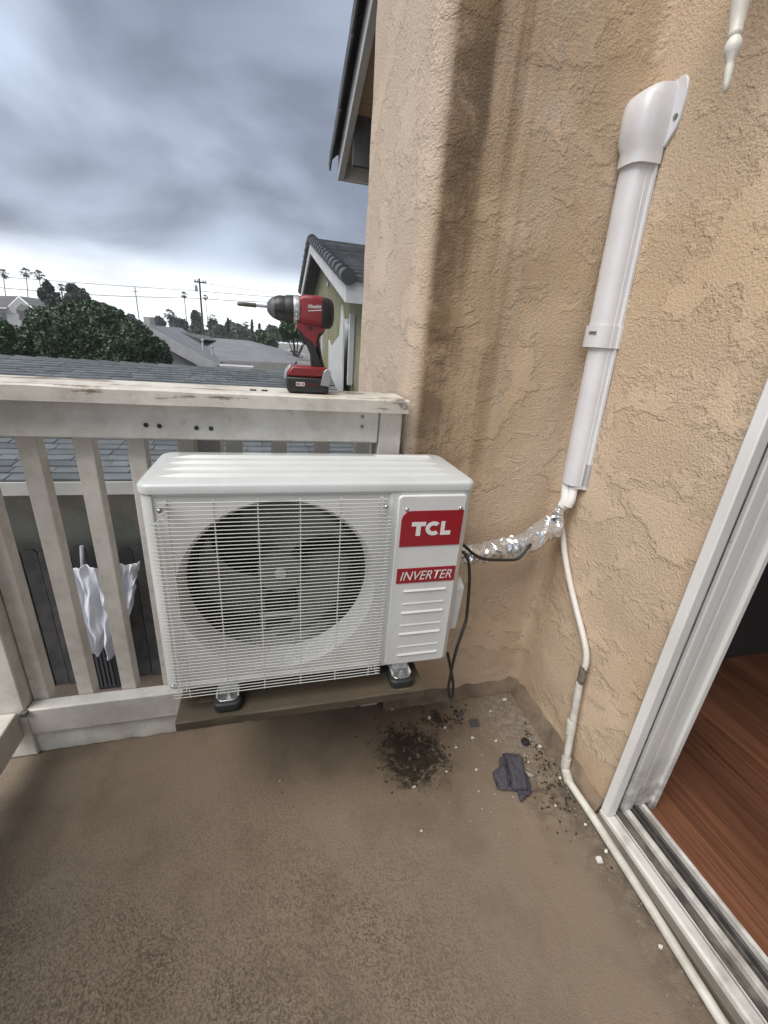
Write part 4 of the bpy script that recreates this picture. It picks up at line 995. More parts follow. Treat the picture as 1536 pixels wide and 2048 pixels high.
# ---- eave of this building, past the outer corner
RX = -0.30
ev = empty('roof_eave', (0.0, 1.9, 1.9))
tag(ev, 'dark tiled roof eave with white rake board above the stucco corner', 'roof')
ra, rb_ = on_x(733, 0, RX), on_x(677, 309, RX)             # top edge of the rake board
sl = (rb_.z-ra.z)/(rb_.y-ra.y)
def roof_z(y): return rb_.z+(y-rb_.y)*sl
y_end = rb_.y; y_start = y_end-3.4
bh = rb_.z-on_x(679, 352, RX).z
MB().hexa([(RX,y_start,roof_z(y_start)-bh),(RX+0.045,y_start,roof_z(y_start)-bh),(RX+0.045,y_end,roof_z(y_end)-bh),(RX,y_end,roof_z(y_end)-bh),
           (RX,y_start,roof_z(y_start)),(RX+0.045,y_start,roof_z(y_start)),(RX+0.045,y_end,roof_z(y_end)),(RX,y_end,roof_z(y_end))]).build('rake_board', M['trimwhite'], ev, bevel=0.004)
MB().box(RX+0.002, 3.0, y_end+0.001, y_end+0.035, roof_z(y_end)-bh+0.004, roof_z(y_end)-0.004).build('eave_fascia', M['trimwhite'], ev, bevel=0.004)
wy = 0.652
npl = 9; yy = y_end-0.01
for k in range(npl):                                        # soffit planks
    a, b = yy-0.215*(k+1), yy-0.215*k-0.003
    if b < wy: break
    a = max(a, wy)
    MB().hexa([(RX+0.046,a,roof_z(a)-0.045),(2.6,a,roof_z(a)-0.045),(2.6,b,roof_z(b)-0.045),(RX+0.046,b,roof_z(b)-0.045),
               (RX+0.046,a,roof_z(a)-0.022),(2.6,a,roof_z(a)-0.022),(2.6,b,roof_z(b)-0.022),(RX+0.046,b,roof_z(b)-0.022)]).build('soffit_plank', M['soffit'], ev)
MB().box(RX+0.047, 2.6, y_end-0.37, y_end-0.33, roof_z(y_end)-bh-0.01, roof_z(y_end-0.35)-0.046).build('blocking', M['tile'], ev)
tl = 0.40
k = 0
while y_end+0.06-k*tl > y_start:                            # rounded tiles along the rake, overlapping
    b = y_end+0.07-k*tl; a = b-tl-0.05
    m = MB(); lift = 0.012
    ring_ = [(RX-0.055+0.0, -0.055), (RX-0.062, -0.02), (RX-0.058, 0.02), (RX-0.035, 0.052), (RX+0.0, 0.066), (RX+0.06, 0.066), (RX+0.10, 0.05), (RX+0.10, 0.035), (RX+0.0, 0.045), (RX-0.038, 0.01), (RX-0.044, -0.055)]
    n = len(ring_)
    for y, dz in ((a, -0.004), (b-0.02, lift), (b, lift-0.012)): m.v += [(x, y, roof_z(y)+z+dz) for x, z in ring_]
    for j in range(2): m.f += [(j*n+i, j*n+(i+1) % n, (j+1)*n+(i+1) % n, (j+1)*n+i) for i in range(n)]
    m.f += [tuple(range(n)), tuple(2*n+i for i in range(n))[::-1]]
    m.build('rake_tile', M['tile'], ev, smooth=45); k += 1
MB().hexa([(RX+0.05,y_start,roof_z(y_start)+0.002),(3,y_start,roof_z(y_start)+0.002),(3,y_end+0.05,roof_z(y_end+0.05)+0.002),(RX+0.05,y_end+0.05,roof_z(y_end+0.05)+0.002),
           (RX+0.05,y_start,roof_z(y_start)+0.05),(3,y_start,roof_z(y_start)+0.05),(3,y_end+0.05,roof_z(y_end+0.05)+0.05),(RX+0.05,y_end+0.05,roof_z(y_end+0.05)+0.05)]).build('roof_slab', M['tile'], ev)

# ---- green gabled building beyond
GX = 0.30
gc, ga, gf = on_x(692, 560, GX), on_x(620, 480, GX), on_x(601, 585, GX)     # near eave corner, apex, far eave corner
gb = empty('green_building', (GX+2.5, ga.y, -2.7))
tag(gb, 'olive green stucco building with tiled gable roof behind the drill', 'building')
zr = lambda y: gc.z+(y-gc.y)*(ga.z-gc.z)/(ga.y-gc.y) if y < ga.y else ga.z+(y-ga.y)*(gf.z-ga.z)/(gf.y-ga.y)
WX = GX+0.42; wy0, wy1 = gc.y+0.45, gf.y-0.6
MB().prism([(wy0,-2.7),(wy1,-2.7),(wy1,zr(wy1)-0.12),(ga.y,ga.z-0.12),(wy0,zr(wy0)-0.12)], 0, WX, WX+6).build('wall', M['stucco_green'], gb)
for y0, y1 in ((gc.y, ga.y), (ga.y, gf.y)):
    MB().hexa([(GX,y0,zr(y0)-0.30),(GX+0.05,y0,zr(y0)-0.30),(GX+0.05,y1,zr(y1)-0.30),(GX,y1,zr(y1)-0.30),
               (GX,y0,zr(y0)),(GX+0.05,y0,zr(y0)),(GX+0.05,y1,zr(y1)),(GX,y1,zr(y1))]).build('rake_board', M['trimwhite'], gb)
    MB().hexa([(GX+0.051,y0,zr(y0)-0.09),(GX+7,y0,zr(y0)-0.09),(GX+7,y1,zr(y1)-0.09),(GX+0.051,y1,zr(y1)-0.09),
               (GX+0.051,y0,zr(y0)-0.001),(GX+7,y0,zr(y0)-0.001),(GX+7,y1,zr(y1)-0.001),(GX+0.051,y1,zr(y1)-0.001)]).build('roof_deck', M['tile'], gb)
MB().box(GX+0.001, GX+7, gc.y-0.04, gc.y-0.001, gc.z-0.30, gc.z-0.002).build('eave_fascia', M['trimwhite'], gb)
nr_ = 15; rt = None
for k in range(nr_):                                        # tile courses of the near slope, each course with its raised end tile
    y0 = gc.y-0.08+(ga.y-gc.y+0.08)*k/nr_; y1 = gc.y-0.08+(ga.y-gc.y+0.08)*(k+1)/nr_+0.12
    m = MB(); z0, z1 = zr(gc.y)+(y0-gc.y)*(ga.z-gc.z)/(ga.y-gc.y), zr(gc.y)+(y1-gc.y)*(ga.z-gc.z)/(ga.y-gc.y)
    m.hexa([(GX+0.10,y0,z0+0.01),(GX+7,y0,z0+0.01),(GX+7,y1,z1+0.0),(GX+0.10,y1,z1+0.0),(GX+0.10,y0,z0+0.085),(GX+7,y0,z0+0.085),(GX+7,y1,z1+0.03),(GX+0.10,y1,z1+0.03)])
    m.build('tile_course', M['tile'], gb)
    m = MB().tube([(GX+0.02, y0-0.02, z0+0.055), (GX+0.02, y1, z1+0.02)], [0.115, 0.095], 10)
    m.build('rake_tile', M['tile'], gb, smooth=50)
for k in range(10):
    y0 = ga.y+(gf.y-ga.y)*k/10; y1 = ga.y+(gf.y-ga.y)*(k+1)/10
    MB().tube([(GX+0.02, y0, zr(y0)+0.03), (GX+0.02, y1+0.05, zr(y1)+0.055)], [0.095, 0.115], 10).build('rake_tile', M['tile'], gb, smooth=50)
# gable vent, window with blinds, white board, downpipe
vp = on_x(657, 556, WX-0.02); MB().lathe([(0.20,-0.03),(0.20,0.02)], (vp.x, vp.y, vp.z), 0, 16).build('gable_vent', M['trimwhite'], gb)
MB().lathe([(0.11,-0.04),(0.11,0.0)], (vp.x, vp.y, vp.z), 0, 16).build('vent_hole', M['coil'], gb)
wA, wB = on_x(683, 640, WX-0.02), on_x(705, 768, WX-0.02)
wn_ = MB().box(WX-0.03, WX+0.02, wB.y, wA.y, wB.z, wA.z).build('window', M['trimwhite'], gb)
MB().box(WX-0.034, WX-0.0302, wB.y+0.10, wA.y-0.10, wB.z+0.1, wA.z-0.1).build('pane', M['paleglass'], wn_)
MB().box(WX-0.12, WX-0.031, wB.y-0.03, wB.y+0.07, wB.z-0.02, wA.z+0.05).build('side_trim', M['trimwhite'], wn_)
q0, q1 = on_x(668, 705, WX-0.15), on_x(688, 772, WX-0.15)
lb = MB().prism([(q0.y+0.55,q1.z-0.2),(q1.y,q1.z-0.2),(q1.y+0.1,q0.z+0.55),(q1.y+0.4,q0.z+0.9),(q1.y+0.55,q0.z+0.35),(q0.y+0.3,q0.z+0.1),(q0.y+0.7,q0.z+0.25)], 0, WX-0.19, WX-0.16).build('leaning_board', M['trimwhite'])
tag(lb, 'broken white board leaning on the green wall beside the drill', 'board')
zw = on_x(645, 660, WX-0.03); MB().box(WX-0.06, WX-0.002, zw.y-0.10, zw.y+0.10, -2.6, zw.z+0.15).build('downpipe', M['trimwhite'], gb)

# ---- neighbour's house just below: grey shingle roof
EY, EZ, RY, RZ = 3.06, -0.175, 7.05, 0.525
nb = empty('shingle_roof_house', (-2.5, 5.0, -2.7))
tag(nb, 'low house with grey shingle roof just behind the railing', 'house')
NX0, NX1 = -11.0, 0.25; slp = (RZ-EZ)/(RY-EY)
MB().hexa([(NX0,EY,EZ-0.10),(NX1,EY,EZ-0.10),(NX1,RY,RZ-0.10),(NX0,RY,RZ-0.10),(NX0,EY,EZ-0.012),(NX1,EY,EZ-0.012),(NX1,RY,RZ-0.012),(NX0,RY,RZ-0.012)]).build('roof', M['shingle'], nb)
MB().hexa([(NX0,RY,RZ-0.10),(NX1,RY,RZ-0.10),(NX1,RY+4,EZ-0.10),(NX0,RY+4,EZ-0.10),(NX0,RY,RZ-0.012),(NX1,RY,RZ-0.012),(NX1,RY+4,EZ-0.012),(NX0,RY+4,EZ-0.012)]).build('rear_roof', M['shingle'], nb)
MB().box(NX0, NX1, EY-0.03, EY-0.001, EZ-0.135, EZ-0.014).build('fascia', M['fasciagrey'], nb, bevel=0.004)
MB().box(NX0, NX1-0.3, 3.62, 10.5, -2.7, EZ+0.02).build('wall', M['stucco_house'], nb)
nc = 31; dy = (RY-EY)/nc; rs = random.Random(5); rest = MB(); cnt = 0
meshes = {}
for k in range(nc):
    y0 = EY-0.015+k*dy; y1 = y0+dy*1.25
    x = NX0+rs.random()*0.3
    xl = on_y(0, 800, y0).x-0.4; xr_ = on_y(600, 800, y0).x+0.4
    while x < NX1-0.1:
        wdt = rs.choice((0.16, 0.22, 0.28, 0.33)); x1 = min(x+wdt, NX1)
        near = (k < 9 and -3.6 < x < -0.75) or (k >= 22 and xl < x < xr_)
        th = rs.choice((0.010, 0.016))
        def sh_box(m, xa_, xb_):
            za, zb_ = EZ+(y0-EY)*slp, EZ+(y1-EY)*slp
            return m.hexa([(xa_,y0,za-0.004),(xb_,y0,za-0.004),(xb_,y1,zb_-0.011),(xa_,y1,zb_-0.011),(xa_,y0,za+th),(xb_,y0,za+th),(xb_,y1,zb_-0.001),(xa_,y1,zb_-0.001)])
        if near and cnt < 300:
            key = (round(x1-x-0.006, 4), th)
            if key not in meshes:
                o = sh_box(MB(), x, x1-0.006).build('shingle', M['shingle'], nb); meshes[key] = (o, x, y0)
            else:
                o0, xo, yo = meshes[key]; dup_part(o0, (x-xo, y0-yo, (y0-yo)*slp), nb)
            cnt += 1
        elif -7 < x: sh_box(rest, x, x1-0.006)
        x = x1
ro = rest.build('shingle_field', M['shingle'], nb); ro['kind'] = 'stuff'
rc0 = MB().hexa([(-6.0,RY-0.13,RZ-0.015),(-5.70,RY-0.13,RZ-0.018),(-5.70,RY+0.13,RZ-0.018),(-6.0,RY+0.13,RZ-0.015),(-6.0,RY-0.02,RZ+0.035),(-5.70,RY-0.02,RZ+0.018),(-5.70,RY+0.02,RZ+0.018),(-6.0,RY+0.02,RZ+0.035)]).build('ridge_cap', M['shingle'], nb)
for k in range(1, 21): dup_part(rc0, (0.285*k, 0, 0))
# ---- dark fence, draped sheet and ribbed bin down in the side yard
fe = empty('dark_fence', (-2.6, 3.42, -2.7))
tag(fe, 'low dark wooden fence with rounded board tops below the balcony', 'fence')
ft_z = on_y(200, 1092, 3.40).z; x = on_y(20, 1200, 3.4).x-0.5; k = 0
b0 = None
while x < -1.45:
    if b0 is None:
        pr = [(x, -2.7), (x+0.128, -2.7), (x+0.128, ft_z-0.04), (x+0.10, ft_z), (x+0.03, ft_z), (x, ft_z-0.04)]
        b0 = MB().prism(pr, 1, 3.395, 3.415).build('fence_board', M['fence'], fe); x_f = x
    else: dup_part(b0, (x-x_f, 0.006*((k*7) % 3-1), -0.05*((k*5) % 4)/4))
    x += 0.14; k += 1
MB().box(x_f, x, 3.416, 3.455, -2.3, -2.2).build('fence_rail', M['fence'], fe)
def P_(px, py): return on_y(px, py, 3.15)
s0, s1 = P_(106, 1128), P_(288, 1128); sb_ = P_(190, 1300)
def sheet_pt(u, v):
    w_ = 1.0-0.30*v if u > 0.35 else 1.0-0.12*v
    x_ = s0.x+(s1.x-s0.x)*(0.03+0.94*(0.32+(u-0.32)*w_)); z_ = s0.z+(sb_.z-s0.z)*v*(1-0.42*max(0, u-0.55)/0.45-0.10*abs(u-0.4))+0.045*math.sin(u*19)*(0.4+v)
    y_ = 3.13+0.055*math.sin(u*31+1.4*v)*(0.25+0.75*v)+0.10*nz3(u*9, v*2.2, 3)+0.05*nz3(u*20, v*5, 8)-0.10*math.sin(math.pi*u)*(1-0.3*v)
    x_ += 0.03*nz3(u*6, v*6, 21); z_ += 0.035*nz3(u*12, v*4, 5)
    if v < 0.12: z_ += 0.05*nz3(u*9, 1, 4)
    return (x_, y_, z_)
st = MB().grid(sheet_pt, 110, 60).build('draped_sheet', M['sheet'], smooth=70)
tag(st, 'white plastic sheet draped over a dark ribbed bin below the railing', 'sheet')
st.modifiers.new('thick', 'SOLIDIFY').thickness = 0.006
k0, k1 = on_y(168, 1290, 3.26), on_y(232, 1348, 3.26)
bn = empty('ribbed_bin', ((k0.x+k1.x)/2, 3.34, -2.7)); tag(bn, 'dark grey ribbed bin under the white sheet by the fence', 'bin')
MB().box(k0.x-0.02, k1.x+0.02, 3.262, 3.385, -2.7, on_y(200, 1180, 3.3).z).build('bin_body', M['bin'], bn, bevel=0.01)
r0_ = MB().box(k0.x, k0.x+0.022, 3.235, 3.2615, -2.66, on_y(200, 1190, 3.3).z).build('rib', M['bin'], bn)
for k in range(1, 6): dup_part(r0_, (k*(k1.x-k0.x-0.02)/5.5, 0, 0))
pa = on_y(165, 1135, 3.28); pb = on_y(163, 1092, 3.28)
po = MB().tube([pa-Vector((0,0,0.7)), pa, pb], 0.018, 8).build('post_stake', M['sheet'], smooth=50); tag(po, 'thin pale stake rising out of the draped white sheet', 'stake')

# ---- pale grey roofed house in the middle distance
h2 = empty('grey_roof_house', (-3.0, 16.0, -2.7)); tag(h2, 'house with pale grey roof and two white roof vents', 'house')
Pk, Ee = on_y(286, 649, 13.0), on_y(435, 731, 13.0)
V1 = on_z(449, 719, Ee.z); dv = (V1-Ee); dv.z = 0; dv = dv.normalized()
Lw = 7.0; Pb, Eb = Pk+dv*Lw, Ee+dv*3.2
Pl = Vector((2*Pk.x-Ee.x, Ee.y, Ee.z)); 
t_ = Vector((0,0,0.10))
MB().hexa([Ee-t_, Eb-t_, Pb-t_, Pk-t_, Ee, Eb, Pb, Pk]).build('roof', M['farroof'], h2)
MB().hexa([Pl-t_, Pk-t_, Pb-t_, Pl+dv*Lw-t_, Pl, Pk, Pb, Pl+dv*Lw]).build('roof', M['farroof'], h2)
n_y = Vector((0, -0.05, 0))
MB().hexa([Ee+n_y-t_*3, Ee-n_y*0-t_*3, Pk-t_*3, Pk+n_y-t_*3, Ee+n_y+t_*0.3, Ee+t_*0.3, Pk+t_*0.3, Pk+n_y+t_*0.3]).build('rake_board', M['trimwhite'], h2)
wq = Vector((0, 0.35, 0))
MB().add([Ee+wq-t_*1.5+Vector((-0.5,0,0.0)), Pk+wq-t_*1.5, Pl+wq-t_*1.5, (Pl.x,13.35,-2.7), (Ee.x-0.5,13.35,-2.7)], [(0,1,2,3,4)]).build('gable_wall', M['housewhite'], h2)
mB0, mB1 = on_y(434, 724, 14.2), on_y(588, 727, 16.0); mB1.z = mB0.z
mT0, mT1 = on_y(372, 672, 21.0), on_y(500, 688, 21.0); mT1.z = mT0.z
mA = mT0+Vector((-3.0, 0, 0)); mC = mB0+Vector((-2.5, 0, 0))
MB().hexa([mC-t_, mB1-t_, mT1-t_, mA-t_, mC, mB1, mT1, mA]).build('main_roof', M['farroof'], h2)
hb = mB1+Vector((1.0, 9.0, 0)); MB().add([mB1, hb, mT1], [(0,1,2)]).build('hip_roof', M['farroof'], h2)
MB().add([mA, mT1, mT1+Vector((1,6,-1.5)), mA+Vector((0,6,-1.5))], [(0,1,2,3)]).build('rear_roof', M['farroof'], h2)
MB().hexa([Vector((mC.x,mB0.y-0.06,mB0.z-0.35)), Vector((mB1.x,mB1.y-0.06,mB0.z-0.35)), Vector((mB1.x,mB1.y,mB0.z-0.35)), Vector((mC.x,mB0.y,mB0.z-0.35)),
           Vector((mC.x,mB0.y-0.06,mB0.z-0.02)), Vector((mB1.x,mB1.y-0.06,mB0.z-0.02)), Vector((mB1.x,mB1.y,mB0.z-0.02)), Vector((mC.x,mB0.y,mB0.z-0.02))]).build('eave_fascia', M['trimwhite'], h2)
MB().box(mC.x, mB1.x-0.3, mB1.y+0.4, mB1.y+6, -2.7, mB0.z-0.1).build('wall', M['housetan'], h2)
pcA, pcB = on_y(433, 729, 13.6), on_y(507, 737, 13.6)
MB().box(pcA.x, pcB.x, 13.3, 14.0, pcA.z-0.16, pcA.z).build('patio_cover', M['trimwhite'], h2)
d0, d1, d2, d3 = on_y(344, 672, 17.5), on_y(359, 663.5, 17.5), on_y(400, 678, 17.5), on_y(384, 688, 17.0)
dvv = Vector((0.5, 3.5, -0.1))
MB().add([d0, d1, d2, d0+dvv, d1+dvv, d2+dvv, d0-Vector((0,0,0.8)), d2-Vector((0,0,0.5))], [(0,1,4,3),(1,2,5,4),(0,6,7,2,1)]).build('dormer', M['farroof2'], h2)
for (q, top, w_) in (((406, 694), 678, 5.0), ((424.5, 700), 691, 4.5)):
    b_ = on_y(*q, 15.4); tz = on_y(q[0], top, 15.4).z; r_ = w_*mpp(*q, 15.4)*0.55
    v_ = MB().lathe([(r_*0.8,b_.z-0.3),(r_*0.8,tz-r_*1.3),(r_*1.25,tz-r_*1.3),(r_*1.25,tz-r_*0.3),(r_*0.5,tz)], (b_.x, b_.y, 0), 2, 12)
    v_.build('roof_vent', M['housewhite'], h2, smooth=40)
cq = on_y(297, 650, 20.0); s_ = mpp(297, 650, 20)
MB().box(cq.x-6*s_, cq.x+6*s_, 19.8, 20.6, cq.z-1.0, cq.z+16*s_).build('chimney', M['fasciagrey'], h2)
# ---- white house far left
h3 = empty('white_house', (-30, 38, -2.7)); tag(h3, 'white two storey house partly behind the big tree at left', 'house')
Y3 = 36.0
a_, b_, c_, d_ = on_y(-60, 590, Y3+3), on_y(37, 592, Y3+3), on_y(70, 619, Y3), on_y(12, 616, Y3)
MB().add([on_y(-70, 612, Y3), d_, b_, a_], [(0,1,2,3)]).build('roof', M['farroof2'], h3)
MB().add([on_y(12, 617, Y3+0.3), on_y(37, 594, Y3+0.3), on_y(66, 618, Y3+0.3), on_y(62, 670, Y3+0.3), on_y(16, 668, Y3+0.3)], [(0,1,2,3,4)]).build('gable_wall', M['housewhite'], h3)
MB().add([on_y(-70, 613, Y3+0.6), on_y(13, 617, Y3+0.6), on_y(16, 668, Y3+0.6), on_y(-70, 664, Y3+0.6)], [(0,1,2,3)]).build('side_wall', M['housewhite'], h3)
MB().add([b_, c_, c_+Vector((3,10,-0.3)), b_+Vector((3,10,0))], [(0,1,2,3)]).build('roof', M['farroof2'], h3)
e_ = [on_y(32, 618, Y3-1.0), on_y(47, 622, Y3-1.0), on_y(56, 613, Y3+0.2), on_y(42, 608, Y3+0.2)]
MB().hexa([p_-Vector((0,0,0.25)) for p_ in e_]+e_).build('window_hood', M['farroof2'], h3)
for (x0, x1, y0, y1) in ((38, 50, 623, 640), (2, 10, 626, 644)):
    m = MB().add([on_y(x0, y0, Y3+0.25), on_y(x1, y0, Y3+0.25), on_y(x1, y1, Y3+0.25), on_y(x0, y1, Y3+0.25)], [(0,1,2,3)])
    m.build('window', M['glass'], h3)

# ================================================================ vegetation
def quad_cloud(C, N_, size, rng):
    n = len(C); v1 = rng.normal(size=(n,3)); v1 /= np.linalg.norm(v1, axis=1)[:,None]
    v2 = rng.normal(size=(n,3)); v2 = v2-(v2*v1).sum(1)[:,None]*v1; v2 /= np.linalg.norm(v2, axis=1)[:,None]
    s = size*rng.uniform(0.6, 1.3, n)[:,None]
    V = np.stack([C+v1*s, C+v2*s*0.55, C-v1*s, C-v2*s*0.55], 1).reshape(-1, 3)
    return V
def mesh_from(name, V, mat, parent):
    n = len(V)//4; o0 = np.array(root_loc(parent)); me = bpy.data.meshes.new(name)
    me.vertices.add(len(V)); me.vertices.foreach_set('co', (V-o0).ravel())
    me.loops.add(4*n); me.loops.foreach_set('vertex_index', np.arange(4*n))
    me.polygons.add(n); me.polygons.foreach_set('loop_start', np.arange(0, 4*n, 4)); me.polygons.foreach_set('loop_total', np.full(n, 4))
    me.update(); me.validate(); me.materials.append(mat)
    o = bpy.data.objects.new(name, me); scene.collection.objects.link(o); o.parent = parent; return o
def tree(name, blobs, Y, n, leaf, mat, label, group, seed, cat='tree', trunk=True, depth=1.0):
    """blobs: (px, py, rx_px, ry_px) read off the photograph, set at distance Y"""
    rng = np.random.default_rng(seed); cs = []
    for bx, by, rx, ry in blobs:
        yy_ = Y+rng.uniform(-0.4, 0.4)*depth*rx*mpp(bx, by, Y)
        c_ = on_y(bx, by, yy_); s_ = mpp(bx, by, Y); cs.append((np.array(c_), rx*s_, ry*s_))
    ar = np.array([rx*ry for _, rx, ry in cs]); ar = ar/ar.sum()
    base = (sum(c_[0]*a for (c_, _, _), a in zip(cs, ar)), Y, -2.7)
    root = empty(name, base); tag(root, label, cat, group)
    out = []
    for (c_, rx, ry), a in zip(cs, ar):
        k = max(12, int(n*a)); d_ = rng.normal(size=(k,3)); d_ /= np.linalg.norm(d_, axis=1)[:,None]
        r_ = rng.uniform(0.25, 1.0, k)**0.45
        lump = np.array([1+0.28*mnoise.noise(Vector(q*2.3+seed)) + 0.14*mnoise.noise(Vector(q*6+seed)) for q in d_])
        out.append(c_+d_*(r_*lump)[:,None]*np.array([rx, rx*depth, ry]))
    C = np.concatenate(out); mesh_from('crown', quad_cloud(C, len(C), leaf, rng), mat, root)
    if trunk:
        top = max(cs, key=lambda q: q[1]*q[2])[0]; m = MB(); r0 = 0.05*max(q[1] for q in cs)+0.06
        m.tube([(base[0], Y, -2.7), (base[0]*0.6+top[0]*0.4, Y, -1.2), (top[0], top[1], top[2])], [r0*1.3, r0, r0*0.35], 8)
        for c_, rx, ry in cs[:5]: m.tube([(base[0]*0.4+top[0]*0.6, Y, -1.2+(top[2]+1.2)*0.45), tuple(c_)], [r0*0.45, r0*0.12], 6)
        m.build('trunk', M['trunk'], root, smooth=60)
    return root
rb2 = random.Random(2)
big = [(60,690,60,40),(130,670,70,50),(200,665,65,48),(255,680,55,42),(300,700,40,30),(100,640,40,28),(170,630,45,25),(215,635,38,24),(30,710,50,30),(325,715,20,18),(150,710,90,30),(250,715,70,22),(75,655,26,22),(140,618,24,16),(185,612,18,12)]
tree('broad_tree', big, 10.5, 80000, 0.040, M['leaf'], 'big dense dark green tree rising behind the shingle roof ridge', None, 4, depth=0.8)
tree('garden_bush', [(8,665,18,30),(0,690,25,28)], 9.6, 2600, 0.045, M['leaf3'], 'lighter green bush at the left edge before the white house', None, 14)
tree('broad_tree', [(85,590,8,13),(97,578,9,15),(105,600,16,18),(118,606,10,10)], 24, 2600, 0.11, M['leaf2'], 'loose twin topped tree crown under the two tall palms', 'trees beyond the roofs', 21)
tree('broad_tree', [(145,583,11,16),(153,595,15,22),(140,604,10,14)], 30, 2200, 0.15, M['leaf2'], 'dense rounded tree crown right of the short palm', 'trees beyond the roofs', 22)
tree('broad_tree', [(168,588,3.5,10),(172,600,8,16),(176,615,10,14)], 32, 1800, 0.13, M['leaf2'], 'pointed narrow tree crown rising over the big tree', 'trees beyond the roofs', 23)
row = [((205,620,16,14),(203,634,18,12)), ((240,634,10,13),(222,636,14,12)), ((262,640,9,11),(275,650,14,10)), ((318,646,13,12),(310,655,16,10)), ((352,646,13,9),(362,650,14,12)), ((392,636,9,15),(395,655,12,14)), ((425,650,10,10),(440,660,16,10)), ((462,656,12,13),(455,664,16,9)), ((476,660,14,11),(488,664,12,10)), ((545,664,14,12),(555,672,10,10))]
row_lbl = ['hazy round tree just right of the big tree', 'hazy small pointed tree left of the grey pole', 'low hazy tree behind the grey pole', 'low grey green tree above the chimney', 'bushy far tree under the thin palm', 'tall dark far tree left of the transformer pole', 'low far tree just right of the transformer pole', 'rounded far tree below the drill bit', 'spreading far tree right of the rounded one', 'far tree right of the thin cypresses']
for i, bl in enumerate(row):
    tree('far_tree', [tuple(b__) for b__ in bl], 55+3*(i % 4), 1300, 0.24, M['leaf2'], row_lbl[i], 'trees on the far skyline', 40+i)
tree('broad_tree', [(512,684,16,14),(535,682,18,15),(522,670,12,10),(546,690,10,9)], 33, 3200, 0.12, M['leaf'], 'dark dense tree at the right end of the grey roof', 'trees beyond the roofs', 61)
tree('broad_tree', [(585,655,24,20),(600,640,20,16),(612,668,22,16),(572,668,14,12),(625,650,20,20)], 21, 5200, 0.11, M['leaf3'], 'bright green tree directly behind the drill handle', 'trees beyond the roofs', 62)
for i, (x, y0, y1, r_) in enumerate(((504,640,672,3.0),(456,637,662,2.6),(539,650,684,3.6),(519,648,672,2.6))):
    tree('cypress', [(x, y0+(y1-y0)*(0.12+0.2*j), r_*(0.35+0.18*j), (y1-y0)*0.16) for j in range(5)], 40, 700, 0.11, M['leaf2'], ['thin dark cypress spire left of the dark dense tree', 'thin cypress spire rising from the rounded far tree', 'short thick cypress spire on top of the dark dense tree', 'thinnest cypress spire between the other two'][i], 'cypress spires', 70+i)
tree('hedge_row', [(x, 668+0.05*(x-400)+rb2.uniform(-3, 3), 22, 10) for x in range(-80, 740, 22)], 82, 9000, 0.34, M['leaf2'], 'long hazy tree belt along the horizon', None, 90, cat='tree belt', trunk=False)['kind'] = 'stuff'

def palm(cxp, cyp, rpx, foot, Y, label, nf=44, trunk_w=2.0, droop=1.0, seed=1):
    c_ = on_y(cxp, cyp, Y); s_ = mpp(cxp, cyp, Y); f_ = on_y(*foot, Y); rg_ = random.Random(seed)
    root = empty('fan_palm', (f_.x, Y, -2.7)); tag(root, label, 'palm', 'fan palms on the skyline')
    dirv = (c_-f_); k = (f_.z+2.7)/max(dirv.z, 0.01); b_ = f_-dirv*k*0.5; b_.z = -2.7
    w_ = trunk_w*s_*0.5
    MB().tube([b_, f_, f_.lerp(c_, 0.5), c_], [w_*1.3, w_*1.1, w_, w_*0.9], 8).build('trunk', M['palmtrunk'], root, smooth=60)
    m = MB(); Rr = rpx*s_
    for i in range(nf):
        az = rg_.uniform(0, 6.283); el = R(rg_.uniform(-70, 80)); L_ = Rr*rg_.uniform(0.75, 1.08)*(1.0 if el > R(-30) else 0.9)
        d_ = Vector((math.cos(az)*math.cos(el), math.sin(az)*math.cos(el), math.sin(el)))
        side = d_.cross(Vector((0,0,1))).normalized(); upv = side.cross(d_)
        hub = c_+d_*L_*0.48 - Vector((0,0,0.05*L_*droop))
        m.add([c_+side*0.012*L_, c_-side*0.012*L_, hub-side*0.012*L_, hub+side*0.012*L_], [(0,1,2,3)])
        for j in range(7):
            a = R(-62+124*j/6); v_ = (d_*math.cos(a)+side*math.sin(a)); tip = hub+v_*L_*0.52*(1-0.15*abs(j-3)/3)-Vector((0,0,L_*0.16*droop*rg_.uniform(0.6, 1.5)))
            w2 = side*math.cos(a)*0.045*L_-d_*math.sin(a)*0.045*L_
            mid_ = hub.lerp(tip, 0.55)+upv*0.03*L_
            m.add([hub, mid_+w2, tip, mid_-w2], [(0,1,2,3)])
    m.build('fronds', M['palmleaf'], root)
palm(6, 546, 14, (12, 600), 58, 'tall fan palm at the left edge of the picture', seed=1)
palm(52, 544, 15, (57, 605), 58, 'left one of the two tall fan palms standing close together', seed=2)
palm(78, 549, 14, (85, 612), 60, 'right one of the two tall fan palms standing close together', seed=3)
palm(122, 573, 11, (126, 604), 48, 'short fan palm just above the big tree', seed=4, trunk_w=3.0)
palm(368, 589, 9.5, (374, 650), 70, 'thin tall fan palm left of the transformer pole', seed=5, trunk_w=1.8)
palm(411, 594, 7.5, (416, 650), 80, 'small thin fan palm right of the transformer pole', seed=6, trunk_w=1.3)
palm(338, 628, 15, (341, 655), 48, 'squat wide fan palm left of the thin tall one', seed=7, trunk_w=3.0)
palm(347, 632, 9, (349, 658), 52, 'small fan palm tucked against the squat wide one', seed=8)
palm(424, 636, 11, (425, 662), 52, 'low fan palm at the right foot of the transformer pole', seed=9, trunk_w=2.6)
palm(398, 632, 10, (400, 660), 60, 'low fan palm hidden behind the transformer pole', seed=10)
palm(492, 648, 8, (494, 668), 60, 'small far fan palm below the drill bit', seed=11)

